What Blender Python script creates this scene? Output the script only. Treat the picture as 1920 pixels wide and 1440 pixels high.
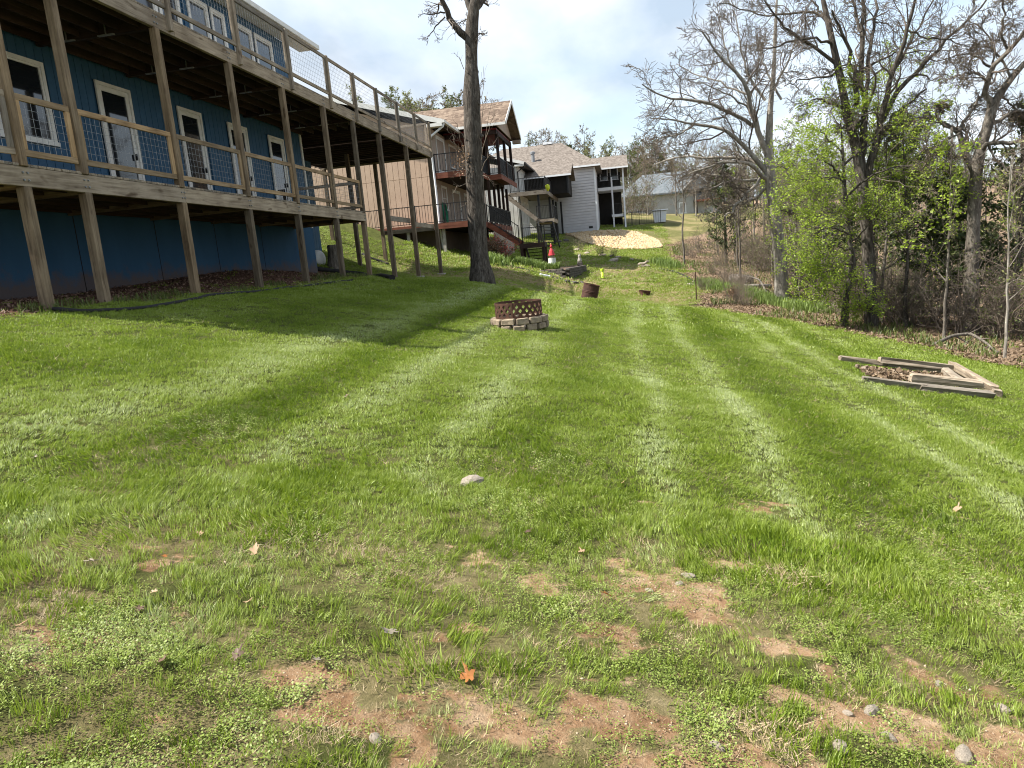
import bpy, math, random
import numpy as np
from mathutils import Matrix, Vector

for o in list(bpy.data.objects): bpy.data.objects.remove(o, do_unlink=True)
SC = bpy.context.scene
COL = SC.collection
R = math.radians
random.seed(7)
RNG = np.random.default_rng(7)
# ---------------------------------------------------------------- photo geometry
# The eye is the world origin; +Y runs along the house row, +X to the woods, Z up.  RCW turns camera axes into world axes.
FPX = 1331.0
def _cam_axes():
    d = np.array([651, 7440, 1331.]); d /= np.linalg.norm(d)
    y = np.array([205, -256, 1331.]); y -= d*(y @ d); y /= np.linalg.norm(y)
    return np.array([np.cross(y, -d), y, -d])
RCW = _cam_axes()
def ray(px, py):
    c = np.array([px-960., py-720., FPX]); return RCW @ (c/np.linalg.norm(c))
def at_x(px, py, X): r = ray(px, py); return r*(X/r[0])
def at_y(px, py, Y): r = ray(px, py); return r*(Y/r[1])
def at_z(px, py, Z): r = ray(px, py); return r*(Z/r[2])

# ---------------------------------------------------------------- terrain
CP = [(-40,-15,.6),(-20,-15,.35),(-10,-15,.25),(0,-15,-1.7),(10,-15,-3.6),(25,-15,-5),(50,-15,-5),
      (-40,5,.8),(-20,5,.5),(-10.4,4,.0),(-10.4,9,-.02),(-10.4,12.5,.03),(-10.4,16,.2),(-10.4,18.5,.27),(-10.4,21,.16),(-10.4,23.6,.04),
      (-9.2,10,-.05),(-9.2,14,-.02),(-9.2,17.5,.1),(-9.2,21,.0),
      (-8,4,-.16),(-8,8.9,-.15),(-8,12.5,-.18),(-8,17.4,-.2),(-8,22.1,-.25),(-8,24.7,-.43),(-8,27.8,-.48),(-8,31.3,-.5),
      (-5,2,-.75),(-5,6,-.75),(-5,12,-.745),(-5,18,-.75),(-4.7,23.8,-.8),(-2,0,-1.33),(-2,5,-1.33),(-2,12,-1.34),(-2,18,-1.36),
      (0,0,-1.72),(0,3,-1.72),(0,8,-1.72),(0,14,-1.72),(0,19,-1.71),(.5,23,-1.80),(3,0,-2.3),(3,5,-2.3),(3,11,-2.3),(3,17,-2.3),(2.5,22.8,-2.2),
      (6,0,-2.85),(6,6,-2.88),(6,12,-2.88),(6,18,-2.85),(6,24,-2.75),(9,14,-3.3),(9,20,-3.25),(9,27,-3.05),(6.8,30,-2.93),(12,10,-3.7),(14,22,-3.6),(14,32,-3.2),(20,10,-4.2),(22,25,-4.0),
      (-2,22.5,-1.35),(-1.25,25.6,-2.0),(.8,25.6,-2.17),(.9,28.5,-2.36),(1,33,-2.2),(4,32,-2.32),(4.2,27,-2.5),(-1,40,-1.5),(-2.65,36,-1.38),(-3.3,29,-1.5),(-5.8,33,-.38),(-4.6,28.5,-.95),
      (3.2,43,-1.5),(3.2,50,-.85),(-.5,56,0),(3.2,57,-.3),(-2,65,1.5),(.8,64,1.1),(1,85,3.4),(6,100,3.8),(-6,56,.9),(-6,66,1.6),(-5,45,-.2),(-4.8,40,-.42),
      (-9.6,38.5,.66),(-9.6,46,.5),(-13,36,2.2),(-13.5,24.5,1.35),(-11.8,24.5,.6),(-11.8,28,.7),(-10.5,31.5,.35),(-16,25,2.5),(-16,34,3.0),(-20,45,3.6),(-20,60,5),(-20,100,7.5),(-60,60,6),(-60,120,10),(-40,25,3.5),
      (12,45,-2.2),(14,60,-.8),(20,80,1.2),(14,110,3.8),(30,30,-3.6),(40,55,-2),(45,85,.5),(70,40,-2.5),(80,90,2),(40,130,4.5),(0,140,6),(-40,180,12),(60,180,7),(0,220,11),(60,-15,-4),(90,10,-2)]
CP = np.array(CP, float)
def _tps(r2): return np.where(r2 > 0, r2*np.log(np.maximum(r2, 1e-12))*.5, 0.)
def _fit():
    n = len(CP); P = CP[:, :2]/50.
    K = _tps(((P[:, None]-P[None])**2).sum(-1)) + np.eye(n)*2e-5
    Q = np.c_[np.ones(n), P]
    A = np.block([[K, Q], [Q.T, np.zeros((3, 3))]])
    return np.linalg.solve(A, np.r_[CP[:, 2], 0, 0, 0]), P
_TW, _TP = _fit()
def H(x, y):
    x = np.asarray(x, float); y = np.asarray(y, float); sh = np.broadcast(x, y).shape
    q = np.stack([np.broadcast_to(x, sh).ravel(), np.broadcast_to(y, sh).ravel()], -1)/50.
    out = np.empty(len(q)); n = len(_TP)
    for i in range(0, len(q), 40000):
        s = q[i:i+40000]
        out[i:i+40000] = _tps(((s[:, None]-_TP[None])**2).sum(-1)) @ _TW[:n] + _TW[n] + s @ _TW[n+1:]
    return out.reshape(sh)
def Hf(x, y): return float(H(x, y))
def ground_at(px, py, far=200.):
    r = ray(px, py); t = np.concatenate([np.arange(1, 40, .02), np.arange(40, far, .1)]); P = r[None]*t[:, None]
    k = np.where(P[:, 2] < H(P[:, 0], P[:, 1]))[0]
    return P[k[0]] if len(k) else None
# ---------------------------------------------------------------- camera
cd = bpy.data.cameras.new('camera'); cam = bpy.data.objects.new('camera', cd); COL.objects.link(cam)
cd.sensor_width = 36.; cd.lens = FPX/1920*36.; cd.clip_start = .05; cd.clip_end = 2000.
_m = np.eye(4); _m[:3, 0] = RCW[:, 0]; _m[:3, 1] = -RCW[:, 1]; _m[:3, 2] = -RCW[:, 2]
cam.matrix_world = Matrix(_m.tolist()); SC.camera = cam
# ---------------------------------------------------------------- sun, sky, exposure
SUN_DIR = Vector((.75, .2, -1.)).normalized()          # the way the light travels
sd = bpy.data.lights.new('sun', 'SUN'); sd.energy = 5.; sd.angle = R(.6); sd.color = (1., .94, .85)
sun = bpy.data.objects.new('sun', sd); COL.objects.link(sun); sun.location = (-30, -5, 40)
sun.rotation_euler = SUN_DIR.to_track_quat('-Z', 'Y').to_euler()
wd = bpy.data.worlds.new('World'); SC.world = wd; wd.use_nodes = True
nt = wd.node_tree; nt.nodes.clear(); N = nt.nodes.new; L = nt.links.new
sky = N('ShaderNodeTexSky'); sky.sky_type = 'NISHITA'; sky.sun_disc = False
sky.sun_elevation = math.asin(-SUN_DIR.z); sky.sun_rotation = math.atan2(-SUN_DIR.x, -SUN_DIR.y)
sky.air_density = 1.2; sky.dust_density = 1.5; sky.ozone_density = 1.
tc = N('ShaderNodeTexCoord'); sep = N('ShaderNodeSeparateXYZ'); L(tc.outputs['Generated'], sep.inputs[0])
ad = N('ShaderNodeMath'); ad.operation = 'ADD'; ad.inputs[1].default_value = .22; L(sep.outputs['Z'], ad.inputs[0])
mx = N('ShaderNodeMath'); mx.operation = 'MAXIMUM'; mx.inputs[1].default_value = .12; L(ad.outputs[0], mx.inputs[0])
cb = N('ShaderNodeCombineXYZ')
for k, ax in enumerate('XY'):
    dv = N('ShaderNodeMath'); dv.operation = 'DIVIDE'; L(sep.outputs[ax], dv.inputs[0]); L(mx.outputs[0], dv.inputs[1]); L(dv.outputs[0], cb.inputs[k])
mp = N('ShaderNodeMapping'); mp.inputs['Location'].default_value = (3.1, 1.6, 0); mp.inputs['Scale'].default_value = (.9, .55, 1); L(cb.outputs[0], mp.inputs[0])
n1 = N('ShaderNodeTexNoise'); n1.inputs['Scale'].default_value = 1.5; n1.inputs['Detail'].default_value = 9; n1.inputs['Roughness'].default_value = .5; n1.inputs['Distortion'].default_value = .35
L(mp.outputs[0], n1.inputs['Vector'])
cr = N('ShaderNodeValToRGB'); e = cr.color_ramp.elements; e[0].position = .30; e[0].color = (0, 0, 0, 1); e[1].position = .62; e[1].color = (1, 1, 1, 1); L(n1.outputs['Fac'], cr.inputs[0])
n2 = N('ShaderNodeTexNoise'); n2.inputs['Scale'].default_value = 2.6; n2.inputs['Detail'].default_value = 6; L(mp.outputs[0], n2.inputs['Vector'])
c2 = N('ShaderNodeValToRGB'); e = c2.color_ramp.elements; e[0].position = .35; e[0].color = (2.55, 3.05, 3.65, 1); e[1].position = .66; e[1].color = (5.5, 5.6, 5.75, 1); L(n2.outputs['Fac'], c2.inputs[0])
hs = N('ShaderNodeMixRGB'); hs.blend_type = 'MIX'; hs.inputs[0].default_value = .42; hs.inputs[2].default_value = (3.6, 4.4, 5.2, 1); L(sky.outputs[0], hs.inputs[1])
mix = N('ShaderNodeMixRGB'); L(cr.outputs[0], mix.inputs[0]); L(hs.outputs[0], mix.inputs[1]); L(c2.outputs[0], mix.inputs[2])
bg = N('ShaderNodeBackground'); bg.inputs['Strength'].default_value = .1; L(mix.outputs[0], bg.inputs[0])
wo = N('ShaderNodeOutputWorld'); L(bg.outputs[0], wo.inputs[0])
SC.view_settings.view_transform = 'Standard'; SC.view_settings.look = 'None'
SC.view_settings.exposure = 1.27; SC.view_settings.gamma = 1.; SC.view_settings.use_curve_mapping = False
SC.render.engine = 'CYCLES'
try:
    SC.cycles.max_bounces = 6; SC.cycles.diffuse_bounces = 3; SC.cycles.glossy_bounces = 2; SC.cycles.transparent_max_bounces = 8
    SC.cycles.use_denoising = True; SC.cycles.filter_width = 1.05
except Exception: pass
# ---------------------------------------------------------------- helpers
WL = {}                                                   # world location of every object made here
def link(o, parent=None, w=(0, 0, 0)):
    COL.objects.link(o); WL[o.name] = Vector(w)
    if parent is not None:
        o.parent = parent; o.location = Vector(w)-WL[parent.name]
    else: o.location = Vector(w)
    return o
def tag(o, label=None, cat=None, group=None, kind=None):
    if label: o['label'] = label
    if cat: o['category'] = cat
    if group: o['group'] = group
    if kind: o['kind'] = kind
    return o
def thing(name, loc, label, cat, group=None):
    o = bpy.data.objects.new(name, None); o.empty_display_size = .2
    link(o, None, loc); return tag(o, label, cat, group)
class MB:
    def __init__(s): s.v = []; s.f = []; s.n = 0; s.smooth = False
    def add(s, v, f):
        b = s.n; s.v.append(np.asarray(v, float).reshape(-1, 3)); s.n += len(s.v[-1])
        s.f.extend([tuple(i+b for i in q) for q in f]); return s
    def box(s, c, d, rot=None):
        h = np.array(d, float)/2
        v = np.array([[x, y, z] for x in (-1, 1) for y in (-1, 1) for z in (-1, 1)])*h
        if rot is not None: v = v @ np.array(rot).T
        return s.add(v+np.array(c, float), [(0, 1, 3, 2), (4, 6, 7, 5), (0, 4, 5, 1), (2, 3, 7, 6), (0, 2, 6, 4), (1, 5, 7, 3)])
    def span(s, a, b):
        a, b = np.minimum(a, b), np.maximum(a, b); return s.box((a+b)/2, b-a)
    def cbox(s, c, d, ch=.006, rot=None):
        h = np.array(d, float)/2; ch = min(ch, h.min()*.45); V = []; idx = {}
        for sx in (-1, 1):
            for sy in (-1, 1):
                for sz in (-1, 1):
                    sg = np.array([sx, sy, sz])
                    for k in range(3):
                        p = h-ch; p[k] = h[k]; idx[(sx, sy, sz, k)] = len(V); V.append(p*sg)
        V = np.array(V); F = []
        for k in range(3):
            a, b = [i for i in range(3) if i != k]
            for sg in (-1, 1):
                q = []
                for (u, w) in ((-1, -1), (1, -1), (1, 1), (-1, 1)):
                    t = [0, 0, 0]; t[k] = sg; t[a] = u; t[b] = w; q.append(idx[(*t, k)])
                F.append(tuple(q))
            for u in (-1, 1):
                for w in (-1, 1):
                    t0 = [0, 0, 0]; t0[a] = u; t0[b] = w; t1 = list(t0); t0[k] = -1; t1[k] = 1
                    F.append((idx[(*t0, a)], idx[(*t1, a)], idx[(*t1, b)], idx[(*t0, b)]))
        for sx in (-1, 1):
            for sy in (-1, 1):
                for sz in (-1, 1): F.append(tuple(idx[(sx, sy, sz, k)] for k in range(3)))
        # outward orientation
        G = []
        for q in F:
            p = V[list(q)]; nn = np.cross(p[1]-p[0], p[2]-p[0]); G.append(q if nn @ p.mean(0) > 0 else q[::-1])
        if rot is not None: V = V @ np.array(rot).T
        return s.add(V+np.array(c, float), G)
    def beam(s, a, b, w, h, ch=0):
        """square-cut bar from a to b, w wide (horizontal), h high"""
        a = np.array(a, float); b = np.array(b, float); d = b-a; Ln = np.linalg.norm(d); d /= Ln
        up = np.array([0, 0, 1.]) if abs(d[2]) < .95 else np.array([1., 0, 0])
        x = np.cross(d, up); x /= np.linalg.norm(x); z = np.cross(x, d); rot = np.stack([d, x, z], 1)
        return s.cbox((a+b)/2, (Ln, w, h), ch, rot) if ch else s.box((a+b)/2, (Ln, w, h), rot)
    def tube(s, pts, rad, n=6, cap=True):
        P = np.asarray(pts, float); m = len(P); rad = np.broadcast_to(np.asarray(rad, float), (m,))
        T = np.empty_like(P); T[1:-1] = P[2:]-P[:-2]; T[0] = P[1]-P[0]; T[-1] = P[-1]-P[-2]
        T /= np.maximum(np.linalg.norm(T, axis=1, keepdims=True), 1e-9)
        ref = np.array([0, 0, 1.]) if abs(T[0, 2]) < .9 else np.array([1., 0, 0])
        U = np.cross(T, ref); bad = np.linalg.norm(U, axis=1) < .05
        if bad.any(): U[bad] = np.cross(T[bad], np.array([.3, 1., .2]))
        U /= np.linalg.norm(U, axis=1, keepdims=True); W = np.cross(T, U)
        a = np.arange(n)*2*np.pi/n
        V = P[:, None]+rad[:, None, None]*(np.cos(a)[None, :, None]*U[:, None]+np.sin(a)[None, :, None]*W[:, None])
        F = [(i*n+j, i*n+(j+1) % n, (i+1)*n+(j+1) % n, (i+1)*n+j) for i in range(m-1) for j in range(n)]
        if cap: F.append(tuple(range(n))[::-1]); F.append(tuple((m-1)*n+j for j in range(n)))
        return s.add(V, F)
    def lathe(s, prof, n=24, c=(0, 0, 0), rot=None, closed=False):
        a = np.arange(n)*2*np.pi/n; m = len(prof)
        V = np.array([[r*np.cos(t), r*np.sin(t), z] for r, z in prof for t in a])
        F = [(i*n+j, i*n+(j+1) % n, (i+1)*n+(j+1) % n, (i+1)*n+j) for i in range(m-1) for j in range(n)]
        if closed: F += [((m-1)*n+j, (m-1)*n+(j+1) % n, (j+1) % n, j) for j in range(n)]
        else: F.append(tuple(range(n))[::-1]); F.append(tuple((m-1)*n+j for j in range(n)))
        if rot is not None: V = V @ np.array(rot).T
        return s.add(V+np.array(c, float), F)
    def prism(s, poly, a, b):
        """poly: 3-D points of a face; extruded by the vector b-a"""
        P = np.array(poly, float); n = len(P); d = np.array(b, float)-np.array(a, float)
        F = [tuple(range(n))[::-1], tuple(range(n, 2*n))]+[(i, (i+1) % n, n+(i+1) % n, n+i) for i in range(n)]
        return s.add(np.r_[P, P+d], F)
    def mesh(s, name, mat=None, off=(0, 0, 0)):
        me = bpy.data.meshes.new(name)
        v = np.concatenate(s.v) if s.v else np.zeros((0, 3))
        me.from_pydata((v-np.array(off)).tolist(), [], s.f)
        if mat: me.materials.append(mat)
        if s.smooth:
            me.polygons.foreach_set('use_smooth', [True]*len(me.polygons))
        me.update(); return me
def fast_mesh(name, V, F, mat=None, smooth=False):
    """V (n,3) and F (m,k) arrays, k constant"""
    me = bpy.data.meshes.new(name); V = np.ascontiguousarray(V, np.float32); F = np.ascontiguousarray(F, np.int32); k = F.shape[1]
    me.vertices.add(len(V)); me.vertices.foreach_set('co', V.ravel())
    me.loops.add(F.size); me.loops.foreach_set('vertex_index', F.ravel())
    me.polygons.add(len(F)); me.polygons.foreach_set('loop_start', np.arange(0, F.size, k, dtype=np.int32))
    try: me.polygons.foreach_set('loop_total', np.full(len(F), k, np.int32))
    except Exception: pass
    if smooth: me.polygons.foreach_set('use_smooth', np.ones(len(F), bool))
    if mat: me.materials.append(mat)
    me.update(calc_edges=True); return me
def part(name, mb, mat, parent, w=None):
    """one mesh object under parent, mb given in world coordinates"""
    w = WL[parent.name] if w is None else Vector(w)
    return link(bpy.data.objects.new(name, mb.mesh(name, mat, w)), parent, w)
def solo(name, mb, mat, loc, label=None, cat=None, group=None, kind=None):
    o = link(bpy.data.objects.new(name, mb.mesh(name, mat, loc)), None, loc); return tag(o, label, cat, group, kind)
_pc = {}
def piece(name, c, d, mat, parent, ch=.005, rot=None):
    """box part sharing its mesh with every piece of the same size and material"""
    key = (name, tuple(round(x, 3) for x in d), mat.name, ch)
    if key not in _pc:
        mb = MB(); (mb.cbox((0, 0, 0), d, ch) if ch else mb.box((0, 0, 0), d)); _pc[key] = mb.mesh(name, mat)
    o = bpy.data.objects.new(name, _pc[key])
    link(o, parent, c)
    if rot is not None: o.rotation_euler = rot
    return o
def copy_tree(o, parent=None, w=None):
    c = o.copy(); COL.objects.link(c); c.parent = parent
    if w is not None: c.location = w
    WL[c.name] = Vector(w) if w is not None else Vector((0, 0, 0))
    for ch in o.children: copy_tree(ch, c)
    return c

# ---------------------------------------------------------------- noise for numpy
def _hash(ix, iy, seed):
    h = (ix.astype(np.int64)*374761393+iy.astype(np.int64)*668265263+seed*974634541) & 0x7fffffff
    h = ((h ^ (h >> 13))*1274126177) & 0x7fffffff
    return ((h ^ (h >> 16)) & 0xffff)/65535.
def vnoise(x, y, seed=0):
    x = np.asarray(x, float); y = np.asarray(y, float)
    ix = np.floor(x); iy = np.floor(y); fx = x-ix; fy = y-iy; fx = fx*fx*(3-2*fx); fy = fy*fy*(3-2*fy)
    ix = ix.astype(int); iy = iy.astype(int)
    return (_hash(ix, iy, seed)*(1-fx)+_hash(ix+1, iy, seed)*fx)*(1-fy)+(_hash(ix, iy+1, seed)*(1-fx)+_hash(ix+1, iy+1, seed)*fx)*fy
def fbm(x, y, seed=0, oct=4):
    s = 0; a = .5; t = 0
    for k in range(oct): s = s+a*vnoise(x*2**k, y*2**k, seed+k*17); t += a; a *= .55
    return s/t
def sstep(a, b, x): t = np.clip((np.asarray(x)-a)/(b-a), 0, 1); return t*t*(3-2*t)

# ---------------------------------------------------------------- materials
MAT = {}
def _new(name):
    m = bpy.data.materials.new(name); m.use_nodes = True; t = m.node_tree
    return m, t, t.nodes['Principled BSDF']
def _coords(t, scale, rand=True, src='Object'):
    N = t.nodes.new; L = t.links.new; tc = N('ShaderNodeTexCoord'); mp = N('ShaderNodeMapping'); mp.inputs['Scale'].default_value = scale
    if rand:
        oi = N('ShaderNodeObjectInfo'); ml = N('ShaderNodeMath'); ml.operation = 'MULTIPLY'; ml.inputs[1].default_value = 37.3; L(oi.outputs['Random'], ml.inputs[0])
        va = N('ShaderNodeVectorMath'); va.operation = 'ADD'; L(tc.outputs[src], va.inputs[0]); L(ml.outputs[0], va.inputs[1]); L(va.outputs[0], mp.inputs[0])
    else: L(tc.outputs[src], mp.inputs[0])
    return mp.outputs[0]
def _ramp(t, fac, stops):
    r = t.nodes.new('ShaderNodeValToRGB'); el = r.color_ramp.elements
    while len(el) < len(stops): el.new(.5)
    for e, (p, c) in zip(el, stops): e.position = p; e.color = (*c, 1)
    t.links.new(fac, r.inputs[0]); return r.outputs[0]
def _noise(t, vec, scale, detail=5, rough=.55, dist=0.):
    n = t.nodes.new('ShaderNodeTexNoise'); n.inputs['Scale'].default_value = scale; n.inputs['Detail'].default_value = detail
    n.inputs['Roughness'].default_value = rough; n.inputs['Distortion'].default_value = dist; t.links.new(vec, n.inputs['Vector']); return n.outputs['Fac']
def _bump(t, b, h, s=.3, d=.01):
    n = t.nodes.new('ShaderNodeBump'); n.inputs['Strength'].default_value = s; n.inputs['Distance'].default_value = d
    t.links.new(h, n.inputs['Height']); t.links.new(n.outputs[0], b.inputs['Normal'])
def _mulmix(t, a, b, fac):
    m = t.nodes.new('ShaderNodeMixRGB'); m.blend_type = 'MULTIPLY'; m.inputs[0].default_value = fac
    t.links.new(a, m.inputs[1]); t.links.new(b, m.inputs[2]); return m.outputs[0]
def plain(name, c1, c2=None, scale=6., rough=.7, metal=0., bump=.15, detail=6, spec=.3, stretch=(1, 1, 1), lo=.35, hi=.65, rand=True):
    m, t, b = _new(name); c2 = c2 or tuple(x*.8 for x in c1)
    v = _coords(t, stretch, rand); f = _noise(t, v, scale, detail)
    t.links.new(_ramp(t, f, [(lo, c1), (hi, c2)]), b.inputs['Base Color'])
    b.inputs['Roughness'].default_value = rough; b.inputs['Metallic'].default_value = metal; b.inputs['Specular IOR Level'].default_value = spec
    if bump: _bump(t, b, _noise(t, v, scale*6, 4), bump, .01)
    MAT[name] = m; return m
def wood(name, cols, axis='z', rough=.8, grain=26., bump=.35):
    """weathered sawn timber: grain stretched along one axis, knots, per-piece variation"""
    m, t, b = _new(name); st = {'x': (.06, 1, 1), 'y': (1, .06, 1), 'z': (1, 1, .06)}[axis]
    v = _coords(t, st); f = _noise(t, v, grain, 6, .6, .6); v2 = _coords(t, (1, 1, 1)); g = _noise(t, v2, 1.7, 4)
    c = _ramp(t, f, [(.28, cols[0]), (.5, cols[1]), (.72, cols[2])])
    d = _ramp(t, g, [(.3, (.55, .52, .5)), (.6, (1, 1, 1))]); c = _mulmix(t, c, d, .8)
    oi = t.nodes.new('ShaderNodeObjectInfo'); r = _ramp(t, oi.outputs['Random'], [(0., (.62, .64, .66)), (.5, (.95, .93, .9)), (1., (1.2, 1.12, 1.0))]); c = _mulmix(t, c, r, 1.)
    k = _ramp(t, _noise(t, _coords(t, tuple(.35 if q < .5 else 1. for q in st)), 6.5, 2, .4), [(.66, (1, 1, 1)), (.74, (.38, .32, .27))]); c = _mulmix(t, c, k, .9)
    t.links.new(c, b.inputs['Base Color']); b.inputs['Roughness'].default_value = rough; b.inputs['Specular IOR Level'].default_value = .2
    _bump(t, b, f, bump, .006); MAT[name] = m; return m
def glass(name, c=(.012, .015, .018), rough=.04):
    m, t, b = _new(name); b.inputs['Base Color'].default_value = (*c, 1); b.inputs['Roughness'].default_value = rough; b.inputs['Specular IOR Level'].default_value = .9
    v = _coords(t, (1, 1, 1)); _bump(t, b, _noise(t, v, 1.1, 2), .05, .02); MAT[name] = m; return m
def leafmat(name, cols, trans=.35, attr=False):
    """thin leaf or blade: diffuse plus some light through it, colour varied per instance or per island"""
    m = bpy.data.materials.new(name); m.use_nodes = True; t = m.node_tree; t.nodes.clear(); N = t.nodes.new; L = t.links.new
    if attr:
        a = N('ShaderNodeAttribute'); a.attribute_type = 'INSTANCER'; a.attribute_name = 'tint'; fac = a.outputs['Fac']
        g = N('ShaderNodeNewGeometry'); mm = N('ShaderNodeMath'); mm.operation = 'MULTIPLY_ADD'; mm.inputs[1].default_value = .56; L(g.outputs['Random Per Island'], mm.inputs[0])
        sb = N('ShaderNodeMath'); sb.operation = 'ADD'; sb.inputs[1].default_value = -.28; L(fac, sb.inputs[0]); L(sb.outputs[0], mm.inputs[2]); fac = mm.outputs[0]
    else:
        g = N('ShaderNodeNewGeometry'); fac = g.outputs['Random Per Island']
    n = len(cols); c = _ramp(t, fac, [(i/(n-1), k) for i, k in enumerate(cols)])
    d = N('ShaderNodeBsdfDiffuse'); tr = N('ShaderNodeBsdfTranslucent'); gl = N('ShaderNodeBsdfGlossy'); gl.inputs['Roughness'].default_value = .5; gl.inputs[0].default_value = (1, 1, 1, 1)
    L(c, d.inputs[0]); L(c, tr.inputs[0]); mx = N('ShaderNodeMixShader'); mx.inputs[0].default_value = trans; L(d.outputs[0], mx.inputs[1]); L(tr.outputs[0], mx.inputs[2])
    m2 = N('ShaderNodeMixShader'); m2.inputs[0].default_value = .02; L(mx.outputs[0], m2.inputs[1]); L(gl.outputs[0], m2.inputs[2])
    o = N('ShaderNodeOutputMaterial'); L(m2.outputs[0], o.inputs[0]); MAT[name] = m; return m
GREY3 = [(.13, .105, .08), (.27, .235, .19), (.36, .32, .27)]
TAN3 = [(.17, .115, .062), (.33, .24, .145), (.42, .32, .205)]
POST3 = [(.085, .062, .042), (.19, .148, .10), (.28, .225, .158)]
for ax in 'xyz':
    wood('weathered_'+ax, GREY3, ax); wood('cedar_'+ax, TAN3, ax); wood('post_'+ax, POST3, ax)
    wood('stain_'+ax, [(.10, .035, .02), (.19, .07, .045), (.24, .10, .065)], ax, grain=18)
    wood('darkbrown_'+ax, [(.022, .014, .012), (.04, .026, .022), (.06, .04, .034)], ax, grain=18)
plain('blue_paint', (.021, .074, .142), (.027, .088, .166), 3., .6, bump=.2)
plain('blue_render', (.019, .066, .130), (.029, .088, .166), 1.1, .85, bump=.3, detail=9, stretch=(1, 1, .35))
plain('white_trim', (.70, .70, .67), (.60, .60, .57), 4., .5, bump=.05)
plain('white_metal', (.74, .76, .78), (.66, .68, .70), 4., .4, bump=.03)
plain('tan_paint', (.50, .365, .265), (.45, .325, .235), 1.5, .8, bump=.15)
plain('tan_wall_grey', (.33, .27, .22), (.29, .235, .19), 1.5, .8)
plain('tan_dark', (.20, .15, .11), (.16, .12, .09), 1.5, .9)
plain('grey_siding', (.56, .56, .58), (.50, .50, .52), 2., .6, bump=.05)
plain('white_siding', (.60, .60, .58), (.50, .50, .48), 2., .7, bump=.1)
plain('far_siding', (.36, .36, .355), (.30, .30, .295), 2., .7, bump=.1)
plain('black_metal', (.012, .012, .013), (.02, .02, .02), 8., .45, bump=.05)
plain('black_plastic', (.010, .010, .011), (.018, .017, .016), 8., .8, bump=.15)
plain('galv_wire', (.30, .31, .32), (.20, .21, .22), 20., .5, .5, bump=0)
plain('dark_inside', (.010, .009, .008), (.014, .012, .010), 3., .9, bump=0)
plain('concrete', (.34, .32, .285), (.24, .22, .195), 7., .9, bump=.5)
plain('rust', (.045, .021, .014), (.080, .038, .024), 9., .85, bump=.5)
plain('rust_dark', (.040, .020, .015), (.075, .036, .026), 7., .8, bump=.4)
plain('block_stone', (.30, .245, .175), (.17, .135, .098), 14., .95, bump=1., detail=9)
plain('block_dark', (.055, .048, .042), (.105, .095, .085), 9., .95, bump=1.)
plain('field_stone', (.36, .31, .25), (.20, .17, .135), 9., .9, bump=.6)
plain('tank_white', (.66, .67, .64), (.48, .50, .46), 3., .45, bump=.05)
plain('lime_plastic', (.42, .55, .035), (.36, .48, .03), 3., .5, bump=.03)
plain('red_paint', (.52, .045, .055), (.40, .03, .04), 5., .5, bump=.05)
plain('porch_red', (.16, .012, .012), (.10, .008, .008), 3., .7, bump=.05)
plain('green_hose', (.01, .20, .10), (.008, .14, .07), 6., .5, bump=.1)
plain('yellow_green', (.50, .55, .02), (.35, .42, .02), 6., .5, bump=.05)
glass('pane'); glass('pane_far', (.02, .022, .025), .12)
def shingle(name, cols, s=9.):
    m, t, b = _new(name); v = _coords(t, (1, 1, 1), False); N = t.nodes.new
    br = N('ShaderNodeTexVoronoi'); br.inputs['Scale'].default_value = s; t.links.new(v, br.inputs['Vector'])
    sp = N('ShaderNodeSeparateColor'); t.links.new(br.outputs['Color'], sp.inputs[0])
    c = _ramp(t, sp.outputs[0], [(0., cols[0]), (.5, cols[1]), (1., cols[2])]); t.links.new(c, b.inputs['Base Color'])
    b.inputs['Roughness'].default_value = .95; b.inputs['Specular IOR Level'].default_value = .1; _bump(t, b, sp.outputs[1], .6, .02); MAT[name] = m
shingle('shingle_tan', [(.085, .062, .048), (.14, .105, .080), (.21, .163, .125)], 4.5)
shingle('shingle_brown', [(.105, .090, .078), (.145, .126, .110), (.19, .166, .146)], 6.)
shingle('shingle_grey', [(.085, .10, .112), (.12, .136, .148), (.155, .17, .182)], 5.)
def barkmat(name, c1, c2, c3, s=9.):
    m, t, b = _new(name); v = _coords(t, (1, 1, .22), True); f = _noise(t, v, s*1.6, 7, .62, .4); g = _noise(t, _coords(t, (1, 1, 1)), s*3.2, 3)
    c = _ramp(t, f, [(.33, c1), (.52, c2), (.72, c3)]); li = _ramp(t, g, [(.60, (1, 1, 1)), (.72, (2.3, 2.35, 2.2))]); c = _mulmix(t, c, li, .8)
    t.links.new(c, b.inputs['Base Color']); b.inputs['Roughness'].default_value = .95; b.inputs['Specular IOR Level'].default_value = .1; _bump(t, b, f, 1., .035); MAT[name] = m
barkmat('bark_dark', (.030, .026, .022), (.078, .068, .058), (.15, .138, .122))
barkmat('bark_grey', (.060, .052, .043), (.125, .11, .093), (.21, .195, .17))
barkmat('bark_pale', (.13, .115, .095), (.24, .22, .19), (.34, .32, .28), 6.)
plain('twig', (.135, .112, .092), (.082, .067, .055), 3., .9, bump=0)
plain('twig_pale', (.19, .155, .12), (.115, .092, .072), 3., .9, bump=0)
plain('cut_wood', (.34, .30, .24), (.20, .17, .13), 12., .9, bump=.3)

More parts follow.
